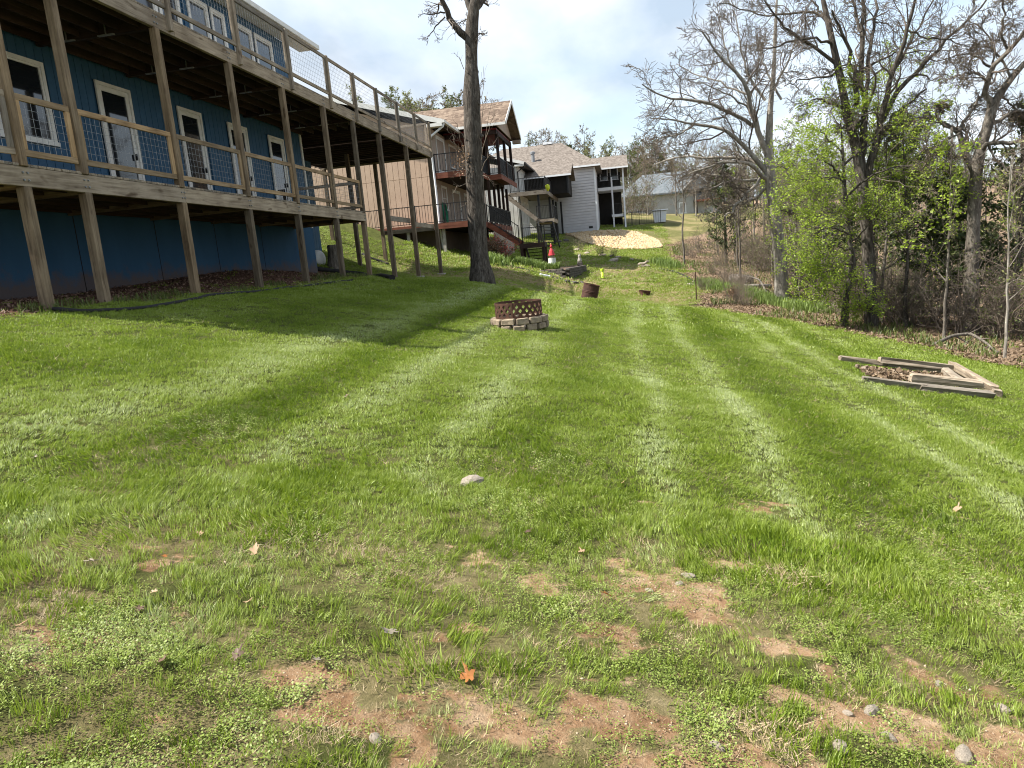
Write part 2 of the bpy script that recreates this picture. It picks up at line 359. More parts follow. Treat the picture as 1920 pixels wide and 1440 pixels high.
def splash(m, z0=.0, col=(.10, .065, .045)):
    """mud splashed up the foot of a wall, ragged at the top"""
    t = m.node_tree; b = t.nodes['Principled BSDF']; N = t.nodes.new; L = t.links.new; src = b.inputs['Base Color'].links[0].from_socket
    g = N('ShaderNodeNewGeometry'); sp = N('ShaderNodeSeparateXYZ'); L(g.outputs['Position'], sp.inputs[0]); nz = _noise(t, g.outputs['Position'], 3.5, 8, .7)
    a = N('ShaderNodeMath'); a.operation = 'MULTIPLY_ADD'; a.inputs[1].default_value = -1.1; L(nz, a.inputs[0]); L(sp.outputs['Z'], a.inputs[2])
    mr = N('ShaderNodeMapRange'); mr.inputs[1].default_value = z0-.30; mr.inputs[2].default_value = z0-.62; mr.inputs[3].default_value = 0; mr.inputs[4].default_value = .75; L(a.outputs[0], mr.inputs[0])
    mx = N('ShaderNodeMixRGB'); mx.inputs[2].default_value = (*col, 1); L(mr.outputs[0], mx.inputs[0]); L(src, mx.inputs[1]); L(mx.outputs[0], b.inputs['Base Color'])
splash(MAT['blue_render'], .25)
# ---------------------------------------------------------------- the ground sheet
_EY = np.array([-20, 0, 5, 10, 16, 18.9, 21.3, 22.3, 23.2, 24.5, 27, 30.3, 35.6, 44.6, 50, 57, 70, 120])
_EX = np.array([22, 14.2, 12.2, 10.2, 8.0, 6.9, 6.0, 5.0, 3.9, 3.05, 2.75, 3.0, 3.9, 3.5, 3.1, 3.3, 9, 30])
def wood_edge(y): return np.interp(y, _EY, _EX)
def relief(x, y): return (fbm(x*1.3, y*1.3, 5, 3)-.5)*.07*np.exp(-((np.asarray(y)-4)/26)**2)
def G(x, y): return H(x, y)+relief(x, y)
DIRT = [(.14, 3.5, .50, .34), (-.87, 3.48, .20, .10), (.66, 3.05, .22, .14), (-1.3, 2.2, .26, .10), (-.47, 3.36, .20, .16), (.7, 4.9, .20, .12), (.98, 5.1, .18, .09), (.1, 4.75, .20, .07),
        (.32, 3.2, .24, .12), (-.5, 2.22, .46, .10), (.8, 2.62, .40, .16), (1.26, 2.55, .60, .20), (1.25, 3.05, .30, .12), (-.14, 2.9, .26, .12), (.4, 2.25, .8, .12), (-.1, 2.55, .22, .07), (1.75, 2.8, .35, .2), (-.75, 2.75, .16, .06), (.55, 3.9, .22, .08)]
def dirt_mask(x, y):
    s = np.zeros(np.broadcast(x, y).shape)
    wx = x+(fbm(x*7, y*7, 3, 4)-.5)*.55; wy = y+(fbm(x*7, y*7, 8, 4)-.5)*.36
    for cx, cy, rx, ry in DIRT: s = np.maximum(s, 1.0-np.sqrt(((wx-cx)/rx)**2+((wy-cy)/ry)**2)*.85)
    n = fbm(x*2.6, y*3.4, 21, 4); near = sstep(5.2, 1.8, y)*.30+sstep(-.8, 1.2, x)*sstep(4.2, 2.4, y)*.12
    s = np.maximum(s, (n-.80+near*.72)*4.0)
    s = s-(fbm(x*11, y*11, 13, 3)-.45)*1.3
    return np.clip(s, 0, 1)
def litter_mask(x, y):
    e = wood_edge(y); return sstep(-.35, .35, x-e+(fbm(x*1.1, y*1.1, 31, 3)-.5)*1.4)
def mulch_mask(x, y):
    w = (fbm(x*1.4, y*1.4, 41, 3)-.5)*.5
    return sstep(-7.65, -8.25, x+w)*sstep(24.6, 23.4, y+.25*(x+8))*sstep(-13.5, -11.5, x)*sstep(6., 7., y)
def straw_mask(x, y):
    a = np.exp(-(((x+3.0)/2.2)**2+((y-25.6)/2.6)**2)*1.2)*.95
    b = sstep(24, 28, y)*(.25+.6*sstep(.42, .7, fbm(x*.5, y*.5, 51, 3)))*sstep(-12, -7, x)
    c = .8*np.exp(-(((x+6.5)/1.8)**2+((y-30)/1.4)**2))
    d = sstep(5.5, 2.4, y)*sstep(.30, .62, fbm(x*2.2, y*2.2, 57, 4))*.8*sstep(-8, 0, y)
    return np.clip(np.maximum(np.maximum(a, b), np.maximum(c, d)), 0, 1)
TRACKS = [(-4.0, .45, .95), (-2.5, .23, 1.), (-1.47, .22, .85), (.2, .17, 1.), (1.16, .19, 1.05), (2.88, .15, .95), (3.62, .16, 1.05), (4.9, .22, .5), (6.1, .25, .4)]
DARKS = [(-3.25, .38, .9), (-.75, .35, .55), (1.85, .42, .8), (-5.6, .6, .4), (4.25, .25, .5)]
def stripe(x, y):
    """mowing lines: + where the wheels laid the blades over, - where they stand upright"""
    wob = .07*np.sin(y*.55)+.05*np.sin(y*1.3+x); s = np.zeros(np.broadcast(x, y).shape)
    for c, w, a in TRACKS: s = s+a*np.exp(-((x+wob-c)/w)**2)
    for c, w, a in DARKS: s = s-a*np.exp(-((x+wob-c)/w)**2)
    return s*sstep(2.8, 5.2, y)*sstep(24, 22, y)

def ground_material():
    m, t, b = _new('ground_soil_and_turf'); N = t.nodes.new; L = t.links.new
    a = N('ShaderNodeAttribute'); a.attribute_name = 'cover'; sp = N('ShaderNodeSeparateColor'); L(a.outputs['Color'], sp.inputs[0])
    v = _coords(t, (1, 1, 1), False)
    turf = _ramp(t, _noise(t, v, 2.2, 8, .65), [(.3, (.050, .058, .017)), (.55, (.085, .098, .028)), (.75, (.13, .13, .05))])
    soil = _ramp(t, _noise(t, v, 7., 9, .7), [(.3, (.23, .13, .072)), (.48, (.39, .255, .150)), (.66, (.52, .39, .26))]); soil = _mulmix(t, soil, _ramp(t, _noise(t, v, 2.3, 4), [(.35, (.62, .55, .5)), (.6, (1.05, 1.05, 1.05))]), 1.)
    lit = _ramp(t, _noise(t, v, 9., 9, .75), [(.3, (.09, .062, .042)), (.5, (.21, .15, .10)), (.7, (.34, .25, .18))])
    straw = _ramp(t, _noise(t, v, 5., 8, .7), [(.3, (.12, .11, .045)), (.55, (.26, .21, .11)), (.75, (.42, .34, .21))])
    mul = _ramp(t, _noise(t, v, 16., 8, .8), [(.32, (.035, .018, .012)), (.5, (.095, .052, .034)), (.7, (.20, .13, .09))])
    nz = _noise(t, v, 19., 5, .7); ml = N('ShaderNodeMath'); ml.operation = 'MULTIPLY_ADD'; ml.inputs[1].default_value = .9; ml.inputs[2].default_value = -.45; L(nz, ml.inputs[0])
    am = N('ShaderNodeMath'); am.operation = 'ADD'; L(sp.outputs[0], am.inputs[0]); L(ml.outputs[0], am.inputs[1]); mr = N('ShaderNodeMapRange'); mr.inputs[1].default_value = .34; mr.inputs[2].default_value = .52; L(am.outputs[0], mr.inputs[0])
    c = turf
    for sock, col in ((None, straw), (0, soil), (1, lit), (2, mul)):
        mx = N('ShaderNodeMixRGB'); L(c, mx.inputs[1]); L(col, mx.inputs[2])
        L(a.outputs['Alpha'] if sock is None else mr.outputs[0] if sock == 0 else sp.outputs[sock], mx.inputs[0]); c = mx.outputs[0]
    L(c, b.inputs['Base Color']); b.inputs['Roughness'].default_value = 1.; b.inputs['Specular IOR Level'].default_value = .05
    _bump(t, b, _noise(t, v, 22., 8, .75), 1., .05); return m
def _grid(parts):
    out = []
    for a, b, s in parts: out.append(np.arange(a, b, s))
    return np.concatenate(out)
gx = np.r_[-np.geomspace(400, 40, 14)[:-1], _grid([(-40, -14, 1.3), (-14, -4, .16), (-4, 4.5, .07), (4.5, 14, .16), (14, 40, 1.0)]), np.geomspace(40, 400, 14)]
gy = np.r_[-np.geomspace(300, 10, 9)[:-1], _grid([(-10, 1.4, .6), (1.4, 6, .05), (6, 14, .09), (14, 34, .18), (34, 76, .5), (76, 130, 2.2)]), np.geomspace(130, 700, 14)]
X, Y = np.meshgrid(gx, gy); Z = G(X, Y)
V = np.stack([X, Y, Z], -1).reshape(-1, 3); nx, ny = len(gx), len(gy)
i = (np.arange(ny-1)[:, None]*nx+np.arange(nx-1)[None]).ravel(); F = np.stack([i, i+1, i+nx+1, i+nx], 1)
me = fast_mesh('ground', V, F, ground_material(), True)
ca = me.color_attributes.new('cover', 'FLOAT_COLOR', 'POINT')
xf, yf = X.ravel(), Y.ravel()
near = (yf < 8) & (yf > -3) & (np.abs(xf) < 9)
dm = np.zeros(len(xf)); dm[near] = dirt_mask(xf[near], yf[near])
ca.data.foreach_set('color', np.stack([dm, litter_mask(xf, yf), mulch_mask(xf, yf), straw_mask(xf, yf)], 1).astype(np.float32).ravel())
ground = link(bpy.data.objects.new('ground', me)); ground['kind'] = 'structure'
ground['label'] = 'sloping back lawn with mowing stripes, bare soil patches and leaf litter under trees'
# ---------------------------------------------------------------- parts shared by the houses
def P3(axis, plane, out, u, z, d): return (plane+out*d, u, z) if axis == 'x' else (u, plane+out*d, z)
def slab(mb, axis, plane, out, u0, u1, z0, z1, d0, d1):
    return mb.span(np.array(P3(axis, plane, out, u0, z0, d0)), np.array(P3(axis, plane, out, u1, z1, d1)))
def window(parent, axis, plane, out, u0, u1, z0, z1, trim=.075, mt='white_trim', pane='pane', cols=1, rows=1, name='window', depth=.03):
    mb = MB()
    slab(mb, axis, plane, out, u0, u1, z1-trim, z1, 0, depth); slab(mb, axis, plane, out, u0-.03, u1+.03, z0, z0+trim, 0, depth+.02)
    for a, b in ((u0, u0+trim), (u1-trim, u1)): slab(mb, axis, plane, out, a, b, z0+trim, z1-trim, 0, depth)
    w = part(name, mb, MAT[mt], parent)
    p = MB(); slab(p, axis, plane, out, u0+trim, u1-trim, z0+trim, z1-trim, -.03, -.012); part('pane', p, MAT[pane], w)
    s = MB(); a0, a1, b0, b1 = u0+trim, u1-trim, z0+trim, z1-trim; k = .035
    slab(s, axis, plane, out, a0, a1, b0, b0+k, -.012, .01); slab(s, axis, plane, out, a0, a1, b1-k, b1, -.012, .01)
    slab(s, axis, plane, out, a0, a0+k, b0+k, b1-k, -.012, .01); slab(s, axis, plane, out, a1-k, a1, b0+k, b1-k, -.012, .01)
    for i in range(1, cols): m = a0+(a1-a0)*i/cols; slab(s, axis, plane, out, m-.015, m+.015, b0+k, b1-k, -.012, .006)
    for i in range(1, rows): m = b0+(b1-b0)*i/rows; slab(s, axis, plane, out, a0+k, a1-k, m-.015, m+.015, -.012, .004)
    part('sash', s, MAT[mt], w); return w
def glass_door(parent, axis, plane, out, u0, u1, z0, z1, mt='white_trim', pane='pane'):
    d = window(parent, axis, plane, out, u0, u1, z0, z1, .07, mt, pane, 1, 1, 'door', .035)
    s = MB(); a0, a1, b0, b1 = u0+.07, u1-.07, z0+.07, z1-.07; k = .10
    slab(s, axis, plane, out, a0+.035, a0+k, b0+.035, b1-.035, -.01, .008); slab(s, axis, plane, out, a1-k, a1-.035, b0+.035, b1-.035, -.01, .008)
    slab(s, axis, plane, out, a0+k, a1-k, b0+.035, b0+.26, -.01, .008); slab(s, axis, plane, out, a0+k, a1-k, b1-k, b1-.035, -.01, .008)
    part('door_leaf', s, MAT[mt], d)
    h = MB(); slab(h, axis, plane, out, a1-.10, a1-.07, z0+.95, z0+1.08, .008, .05); part('handle', h, MAT['black_metal'], d); return d
def boards(parent, axis, plane, out, u0, u1, z0, z1, holes, mat, pitch=.2, th=.014, gap=.012, name='siding_board'):
    """vertical boards, each its own piece, cut round the openings"""
    u = u0
    while u < u1-.03:
        b = min(u+pitch, u1); segs = [(z0, z1)]
        for h0, h1, a0, a1 in holes:
            if b > h0+.02 and u < h1-.02:
                ns = []
                for s0, s1 in segs:
                    if a0 <= s0 and a1 >= s1: continue
                    if a0 > s0: ns.append((s0, min(a0, s1)))
                    if a1 < s1: ns.append((max(a1, s0), s1))
                segs = [q for q in ns if q[1]-q[0] > .05]
        for s0, s1 in segs:
            c = P3(axis, plane, out, (u+b)/2, (s0+s1)/2, th/2); w = b-u-gap
            piece(name, c, (th, w, s1-s0) if axis == 'x' else (w, th, s1-s0), mat, parent, .004)
        u += pitch
def post_piece(name, x, y, z0, z1, s, mat, parent):
    return piece(name, (x, y, (z0+z1)/2), (s, s, round(z1-z0, 2)), mat, parent, .008, (random.uniform(-.006, .006), random.uniform(-.005, .005), random.uniform(-.03, .03)))

# ---------------------------------------------------------------- the blue house
HX, HY0, HY1 = -10.4, 8.25, 23.6
bh = thing('blue_house', (HX, 16, 0), 'dark blue two-storey house with white framed glass doors behind timber decks', 'house')
mb = MB(); mb.span(np.array((-22., HY0+.02, -1.5)), np.array((HX, HY1, 1.55))); part('foundation', mb, MAT['blue_render'], bh)
mb = MB(); mb.span(np.array((-22., HY0+.04, 1.55)), np.array((HX-.04, HY1-.02, 7.45))); part('wall', mb, MAT['blue_paint'], bh)
mb = MB(); mb.span(np.array((-22., HY1, -1.)), np.array((-12.0, 27.9, 4.4))); part('rear_wing', mb, MAT['blue_paint'], bh)
for k in range(6): piece('panel_seam', (HX+.001, 10.2+2.44*k, .3), (.006, .02, 2.4), MAT['dark_inside'], bh, 0)
DOORS = [(13.93, 15.0), (16.69, 17.7), (18.95, 19.98), (21.24, 22.25)]
UPW = [(12.2, 13.2), (13.4, 14.4), (15.6, 16.55), (16.62, 17.5), (17.85, 18.8), (18.93, 19.62), (20.0, 21.1), (21.25, 22.36)]
holes = [(a, b, 1.6, 4.285) for a, b in DOORS]+[(11.55, 12.6, 2.78, 4.28), (9.2, 11.4, 2.78, 4.28)]
boards(bh, 'x', HX-.04, 1, HY0+.02, HY1-.1, 1.56, 4.78, holes, MAT['blue_paint'], th=.03)
boards(bh, 'x', HX-.04, 1, HY0+.02, HY1-.1, 4.79, 7.44, [(a, b, 5.55, 7.2) for a, b in UPW], MAT['blue_paint'], th=.03)
boards(bh, 'x', -12.0, 1, HY1+.02, 27.85, .0, 4.38, [], MAT['blue_paint'], th=.02)
for a, b in DOORS: glass_door(bh, 'x', HX-.005, 1, a, b, 1.84, 4.28)
window(bh, 'x', HX-.005, 1, 11.55, 12.6, 2.78, 4.28); window(bh, 'x', HX-.005, 1, 9.2, 11.4, 2.78, 4.28, cols=2)
for a, b in UPW: window(bh, 'x', HX-.005, 1, a, b, 5.55, 7.2, .1)
piece('corner_trim', (HX+.01, HY1-.04, 4.49), (.05, .1, 5.86), MAT['white_trim'], bh)
mb = MB(); sl = .42
mb.prism([(-9.88, 7.75, 7.5), (-9.88, 7.75, 7.62), (-16.2, 7.75, 7.62+6.32*sl), (-22.5, 7.75, 7.62), (-22.5, 7.75, 7.5), (-16.2, 7.75, 7.5+6.32*sl)], (0, 7.75, 0), (0, 24.55, 0))
roof = part('roof', mb, MAT['shingle_grey'], bh)
mb = MB(); mb.span(np.array((-10.42, 7.8, 7.46)), np.array((-9.93, 24.5, 7.497))); part('soffit', mb, MAT['white_trim'], roof)
mb = MB()
for (x0, z0, x1, z1) in ((-9.87, 7.47, -9.85, 7.62), (-9.85, 7.47, -9.74, 7.485), (-9.75, 7.485, -9.735, 7.61)): mb.span(np.array((x0, 7.72, z0)), np.array((x1, 24.6, z1)))
part('gutter', mb, MAT['white_trim'], roof)
mb = MB(); mb.beam((-9.86, 24.54, 7.56), (-16.2, 24.54, 7.56+6.32*sl), .03, .16); part('rake_board', mb, MAT['white_trim'], roof)
mb = MB(); mb.prism([(HX, HY1-.03, 7.44), (-16.2, HY1-.03, 7.44+5.6*sl), (-22, HY1-.03, 7.44)], (0, 0, 0), (0, -15.3, 0)); part('gable_wall', mb, MAT['blue_paint'], bh)

# ---------------------------------------------------------------- the two-storey timber deck
dk = thing('timber_deck', (-8, 16, -.2), 'weathered two-level timber deck with wire mesh railing along blue house', 'deck')
PY = [8.35, 8.95, 10.09, 12.54, 14.98, 17.42, 19.9, 22.15]
DX = -8.0
# lower level
for y0, y1 in ((8.2, 12.6), (12.606, 17.46), (17.466, 22.3)): piece('rim_beam', (DX, (y0+y1)/2, 1.648), (.08, y1-y0, .265), MAT['weathered_y'], dk)
piece('rim_beam', (-9.2, 22.27, 1.648), (2.3, .045, .265), MAT['weathered_x'], dk); piece('rim_beam', (-9.2, 8.22, 1.648), (2.3, .045, .265), MAT['weathered_x'], dk)
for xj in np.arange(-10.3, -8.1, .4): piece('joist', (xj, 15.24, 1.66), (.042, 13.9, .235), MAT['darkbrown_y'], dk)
for y in PY[1:]: piece('cross_beam', (-9.24, y, 1.60), (2.28, .09, .20), MAT['post_x'], dk)
yb = 8.2
while yb < 22.25: piece('deck_board', (-9.17, yb+.07, 1.803), (2.42, .136, .036), MAT['weathered_x'], dk, .003); yb += .145
for y in PY[1:]: z0 = Hf(-8.02, y)-.25; post_piece('post', -8.02, y, z0, 1.514, .14, MAT['post_z'], dk)
for y in PY: post_piece('post', -8.0, y, 1.785, 4.555, .13 if y > 8.5 else .16, MAT['post_z'], dk)
def rail_panel(axis, fixed, u0, u1, z0, z1, ax, mats, lip=.0, step=.105):
    """a framed wire panel: two rails, two stiles, the mesh"""
    t, w = .042, .088
    def bx(name, ua, ub, za, zb, mt, dd=0.):
        c = ((ua+ub)/2, (za+zb)/2); s = (ub-ua, zb-za)
        if axis == 'y': piece(name, (fixed+dd, c[0], c[1]), (t, s[0], s[1]), MAT[mt], dk, .004)
        else: piece(name, (c[0], fixed+dd, c[1]), (s[0], t, s[1]), MAT[mt], dk, .004)
    bx('top_rail', u0, u1, z1-w, z1, mats+axis); bx('bottom_rail', u0, u1, z0, z0+w, mats+axis)
    bx('stile', u0, u0+w, z0+w, z1-w, mats+'z'); bx('stile', u1-w, u1, z0+w, z1-w, mats+'z')
    mb = MB(); a0, a1, b0, b1 = u0+w-.01, u1-w+.01, z0+w-.01, z1-w+.01; r_ = .0038
    n = max(2, round((a1-a0)/step)); m = max(2, round((b1-b0)/step))
    def wire(p, q): mb.beam(p, q, r_, r_)
    mk = (lambda u, z, d: (fixed+d, u, z)) if axis == 'y' else (lambda u, z, d: (u, fixed+d, z))
    for i in range(1, n): u = a0+(a1-a0)*i/n+random.uniform(-.006, .006); wire(mk(u, b0, .002), mk(u+random.uniform(-.012, .012), b1, .002))
    for i in range(1, m): z = b0+(b1-b0)*i/m; wire(mk(a0, z, -.003), mk(a1, z, -.003))
    part('wire_mesh', mb, MAT['galv_wire'], dk)
LP = PY[1:]
for a, b in zip(LP[:-1], LP[1:]): rail_panel('y', -7.99, a+.068, b-.068, 1.93, 2.76, 'y', 'cedar_')
rail_panel('y', -7.99, 8.44, 8.88, 1.93, 2.76, 'y', 'weathered_')
rail_panel('x', 22.2, -10.3, -8.08, 1.93, 2.76, 'x', 'weathered_')
rail_panel('x', 8.3, -10.3, -8.1, 1.93, 2.76, 'x', 'weathered_')
# upper level
for y0, y1 in ((8.2, 13.1), (13.106, 17.96), (17.966, 22.8), (22.806, 27.6), (27.606, 31.55)): piece('rim_beam', (DX, (y0+y1)/2, 4.695), (.08, y1-y0, .27), MAT['weathered_y'], dk)
piece('rim_beam', (-10.6, 31.53, 4.695), (5.1, .045, .27), MAT['weathered_x'], dk); piece('rim_beam', (-9.2, 8.22, 4.695), (2.3, .045, .27), MAT['weathered_x'], dk)
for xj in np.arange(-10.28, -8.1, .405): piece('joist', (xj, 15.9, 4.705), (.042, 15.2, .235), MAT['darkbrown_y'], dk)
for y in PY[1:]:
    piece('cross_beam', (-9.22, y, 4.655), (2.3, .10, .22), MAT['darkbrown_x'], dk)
    for xj in (-8.9, -9.7):
        mb = MB(); mb.beam((xj-.16, y-.08, 4.535), (xj+.16, y-.08, 4.535), .05, .02); mb.beam((xj, y-.08, 4.53), (xj, y-.08, 4.75), .03, .012); part('joist_hanger', mb, MAT['galv_wire'], dk)
yb = 8.2
while yb < 31.5:
    far = yb > 23.55
    piece('deck_board', ((-7.96-13.1)/2 if far else -9.17, yb+.07, 4.848), (5.14 if far else 2.42, .136, .036), MAT['weathered_x'], dk, .003); yb += .145
for yj in np.arange(24., 31.4, .42): piece('joist', (-10.55, yj, 4.70), (5.0, .042, .235), MAT['darkbrown_x'], dk)
for y in (24.68, 27.78, 31.35):
    z0 = Hf(-8.02, y); post_piece('post', -8.02, y, z0-.2, 4.556, .15, MAT['post_z'], dk); piece('footing', (-8.0, y-.02, z0+.0), (.36, .34, .1), MAT['concrete'], dk, .03)
for x_, y in ((-10.5, 28.), (-10.52, 31.35), (-12.9, 31.35), (-12.9, 28.)): post_piece('post', x_, y, Hf(x_, y)-.2, 4.556, .15, MAT['post_z'], dk)
bolt = MB(); bolt.tube([(0, 0, 0), (.012, 0, 0)], .016, 6); bolt.tube([(.011, 0, 0), (.022, 0, 0)], .009, 6); bm_ = bolt.mesh('bolt', MAT['galv_wire'])
for y in PY[1:]+[24.68, 27.78, 31.35]:
    for zz in ((1.60, 1.70, 4.64, 4.75) if y < 23 else (4.64, 4.75)):
        for dy in (-.04, .04): link(bpy.data.objects.new('bolt', bm_), dk, (DX+.041, y+dy, zz))
UPY = [8.3, 10.5, 12.93, 15.4, 17.9, 20.4, 22.45, 24.6, 26.9, 29.2, 31.45]
for y in UPY: post_piece('rail_post', -7.925, y, 4.6, 6.03, .09, MAT['weathered_z'], dk)
for a, b in zip(UPY[:-1], UPY[1:]): rail_panel('y', -7.95, a+.048, b-.048, 4.97, 6.03, 'y', 'weathered_', step=.115)
for a, b in ((-10.45, -8.0), (-12.95, -10.5)): rail_panel('x', 31.46, a+.05, b-.05, 4.97, 6.03, 'x', 'weathered_', step=.115)
for y0, y1, z in ((24.76, 27.7, 1.74), (27.86, 31.27, 1.62)): piece('brace_board', (-8.12, (y0+y1)/2, z), (.042, y1-y0, .18), MAT['weathered_y'], dk)
piece('brace_board', (-9.3, 31.44, 1.55), (2.3, .042, .18), MAT['weathered_x'], dk)
# ---------------------------------------------------------------- neighbours' houses
def railing(parent, a, b, h, mat='black_metal', pitch=.11, post=1.6, name='railing', lift=.08):
    """thin metal balustrade between two floor points"""
    a = np.array(a, float); b = np.array(b, float); Ln = np.linalg.norm(b-a); mb = MB(); up = np.array([0, 0, 1.])
    mb.beam(a+up*h, b+up*h, .045, .04); mb.beam(a+up*lift, b+up*lift, .035, .03)
    n = max(1, int(Ln/pitch))
    for i in range(n+1): p = a+(b-a)*i/n; mb.box(p+up*(lift+h)/2, (.018, .018, h-lift))
    m = max(1, round(Ln/post))
    for i in range(m+1): p = a+(b-a)*i/m; mb.box(p+up*(h+.04)/2, (.055, .055, h+.06))
    return part(name, mb, MAT[mat], parent)
def stairs(parent, top, bot, width, n, mt, mtread):
    """open stair: two stringers, the treads"""
    top = np.array(top, float); bot = np.array(bot, float); d = bot-top; hz = np.array([d[0], d[1], 0]); hz /= np.linalg.norm(hz); sd_ = np.array([-hz[1], hz[0], 0])
    for s in (-1, 1):
        mb = MB(); o = sd_*s*width/2; mb.beam(top+o-np.array([0, 0, .16]), bot+o-np.array([0, 0, .06]), .045, .28); part('stringer', mb, MAT[mt], parent)
    for i in range(n):
        c = top+d*(i+.5)/n; mb = MB(); rot = np.stack([hz, sd_, np.array([0, 0, 1.])], 1); mb.box(c, (.27, width-.06, .04), rot); part('tread', mb, MAT[mtread], parent)
def lap_siding(mb, x0, x1, y, z0, z1, lap=.13, th=.022):
    z = z0
    while z < z1:
        t = min(z+lap-.05, z1); mb.span(np.array((x0, y-th, z)), np.array((x1, y, t))); z += lap

# --- tan house with brown porch
TX, TY = -9.6, 38.
th = thing('tan_house', (TX, TY, .6), 'tan house with brown shingled gable porch and white downspout past the deck', 'house')
mb = MB(); mb.span(np.array((-24., TY+.03, 1.9)), np.array((TX-.02, 53., 7.05))); part('wall', mb, MAT['tan_paint'], th)
mb = MB(); mb.span(np.array((-24., TY+.2, -1.)), np.array((TX-.1, 53., 1.9))); part('foundation', mb, MAT['tan_dark'], th)
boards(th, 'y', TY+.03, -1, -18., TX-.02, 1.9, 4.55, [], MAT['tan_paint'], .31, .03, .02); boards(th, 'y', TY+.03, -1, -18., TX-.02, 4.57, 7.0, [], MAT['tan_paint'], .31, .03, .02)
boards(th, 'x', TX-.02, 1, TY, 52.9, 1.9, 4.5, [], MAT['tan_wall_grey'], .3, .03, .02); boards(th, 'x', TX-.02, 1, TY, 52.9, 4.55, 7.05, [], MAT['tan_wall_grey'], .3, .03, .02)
mb = MB(); mb.prism([(TX, TY+.03, 7.05), (-17, TY+.03, 7.05+7.4*.3), (-24, TY+.03, 7.05)], (0, 0, 0), (0, 14.9, 0)); part('gable_wall', mb, MAT['tan_paint'], th)
mb = MB(); mb.prism([(-8.75, 37.5, 7.12), (-8.75, 37.5, 7.26), (-17, 37.5, 7.26+8.25*.3), (-25, 37.5, 7.26), (-25, 37.5, 7.12), (-17, 37.5, 7.12+8.25*.3)], (0, 37.5, 0), (0, 53.5, 0))
trf = part('roof', mb, MAT['shingle_tan'], th)
mb = MB(); mb.beam((-8.72, 37.47, 7.16), (-17, 37.47, 7.16+8.28*.3), .03, .24); part('rake_board', mb, MAT['white_trim'], trf)
mb = MB(); mb.span(np.array((-9.6, 37.45, 6.95)), np.array((-8.75, 37.9, 7.11))); part('soffit_return', mb, MAT['white_trim'], trf)
mb = MB(); mb.span(np.array((-8.74, 37.45, 7.1)), np.array((-8.6, 41.2, 7.24))); part('gutter', mb, MAT['white_trim'], trf)
mb = MB(); mb.tube([(-8.68, 37.6, 7.1), (-8.72, 37.6, 6.95), (-9.45, 37.75, 6.55), (-9.55, 37.8, 6.35), (-9.5, 37.85, 4.), (-9.5, 37.85, 2.0), (-9.45, 37.85, .6)], .055, 8); mb.smooth = True; part('downspout', mb, MAT['white_metal'], th)
# porch roof (gable toward the yard)
mb = MB(); PZ, RZ, YC = 7.42, 9.12, 44.0
mb.prism([(-5.95, 40.9, PZ-.14), (-5.95, 40.9, PZ), (-5.95, YC, RZ), (-5.95, 47.1, PZ), (-5.95, 47.1, PZ-.14), (-5.95, YC, RZ-.16)], (0, 0, 0), (-9., 0, 0)); prf = part('porch_roof', mb, MAT['shingle_tan'], th)
mb = MB(); mb.beam((-5.93, 40.85, PZ-.07), (-5.93, YC, RZ-.07), .03, .22); mb.beam((-5.93, 47.15, PZ-.07), (-5.93, YC, RZ-.07), .03, .22); part('rake_board', mb, MAT['white_trim'], prf)
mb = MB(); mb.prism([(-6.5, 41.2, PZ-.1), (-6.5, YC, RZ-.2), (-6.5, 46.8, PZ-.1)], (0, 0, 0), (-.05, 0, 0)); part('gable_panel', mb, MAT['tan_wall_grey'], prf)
mb = MB(); mb.span(np.array((-9.2, 40.78, PZ-.17)), np.array((-5.95, 40.9, PZ-.03))); part('gutter', mb, MAT['white_trim'], prf)
mb = MB(); mb.span(np.array((-9.6, 41.15, PZ-.32)), np.array((-6.55, 46.85, PZ-.24))); part('porch_ceiling', mb, MAT['porch_red'], prf)
piece('soffit_return', (-6.2, 46.9, PZ-.26), (.5, .4, .2), MAT['tan_wall_grey'], prf)
piece('header_beam', (-6.62, 44.0, PZ-.42), (.14, 5.5, .26), MAT['darkbrown_y'], th); piece('header_beam', (-8.1, 41.3, PZ-.42), (2.9, .14, .26), MAT['darkbrown_x'], th)
UZ, LZ = 4.72, 2.02
for x_, y in ((-6.62, 41.62), (-7.25, 41.7), (-6.62, 44.2), (-6.62, 46.7), (-8.3, 46.7)): post_piece('porch_post', x_, y, UZ, PZ-.3, .16, MAT['darkbrown_z'], th)
mb = MB(); mb.span(np.array((TX, 38.1, UZ-.06)), np.array((-7.3, 47.6, UZ))); mb.span(np.array((-7.3, 41.5, UZ-.06)), np.array((-6.55, 47.6, UZ))); part('upper_floor', mb, MAT['stain_x'], th)
mb = MB(); mb.span(np.array((TX, 38.06, UZ-.30)), np.array((-7.26, 38.11, UZ-.02))); mb.span(np.array((-7.3, 38.11, UZ-.30)), np.array((-7.26, 41.5, UZ-.02)))
mb.span(np.array((-7.26, 41.46, UZ-.30)), np.array((-6.5, 41.5, UZ-.02))); mb.span(np.array((-6.55, 41.5, UZ-.30)), np.array((-6.5, 47.6, UZ-.02))); part('fascia', mb, MAT['stain_x'], th)
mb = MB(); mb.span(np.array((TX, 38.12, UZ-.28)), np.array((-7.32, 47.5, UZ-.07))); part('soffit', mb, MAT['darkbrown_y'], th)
railing(th, (TX+.1, 38.15, UZ), (-7.33, 38.15, UZ), .95, pitch=.14); railing(th, (-7.33, 38.2, UZ), (-7.33, 41.5, UZ), .95); railing(th, (-7.3, 41.6, UZ), (-6.62, 41.6, UZ), .95, pitch=.13); railing(th, (-6.6, 41.7, UZ), (-6.6, 47.5, UZ), .95)
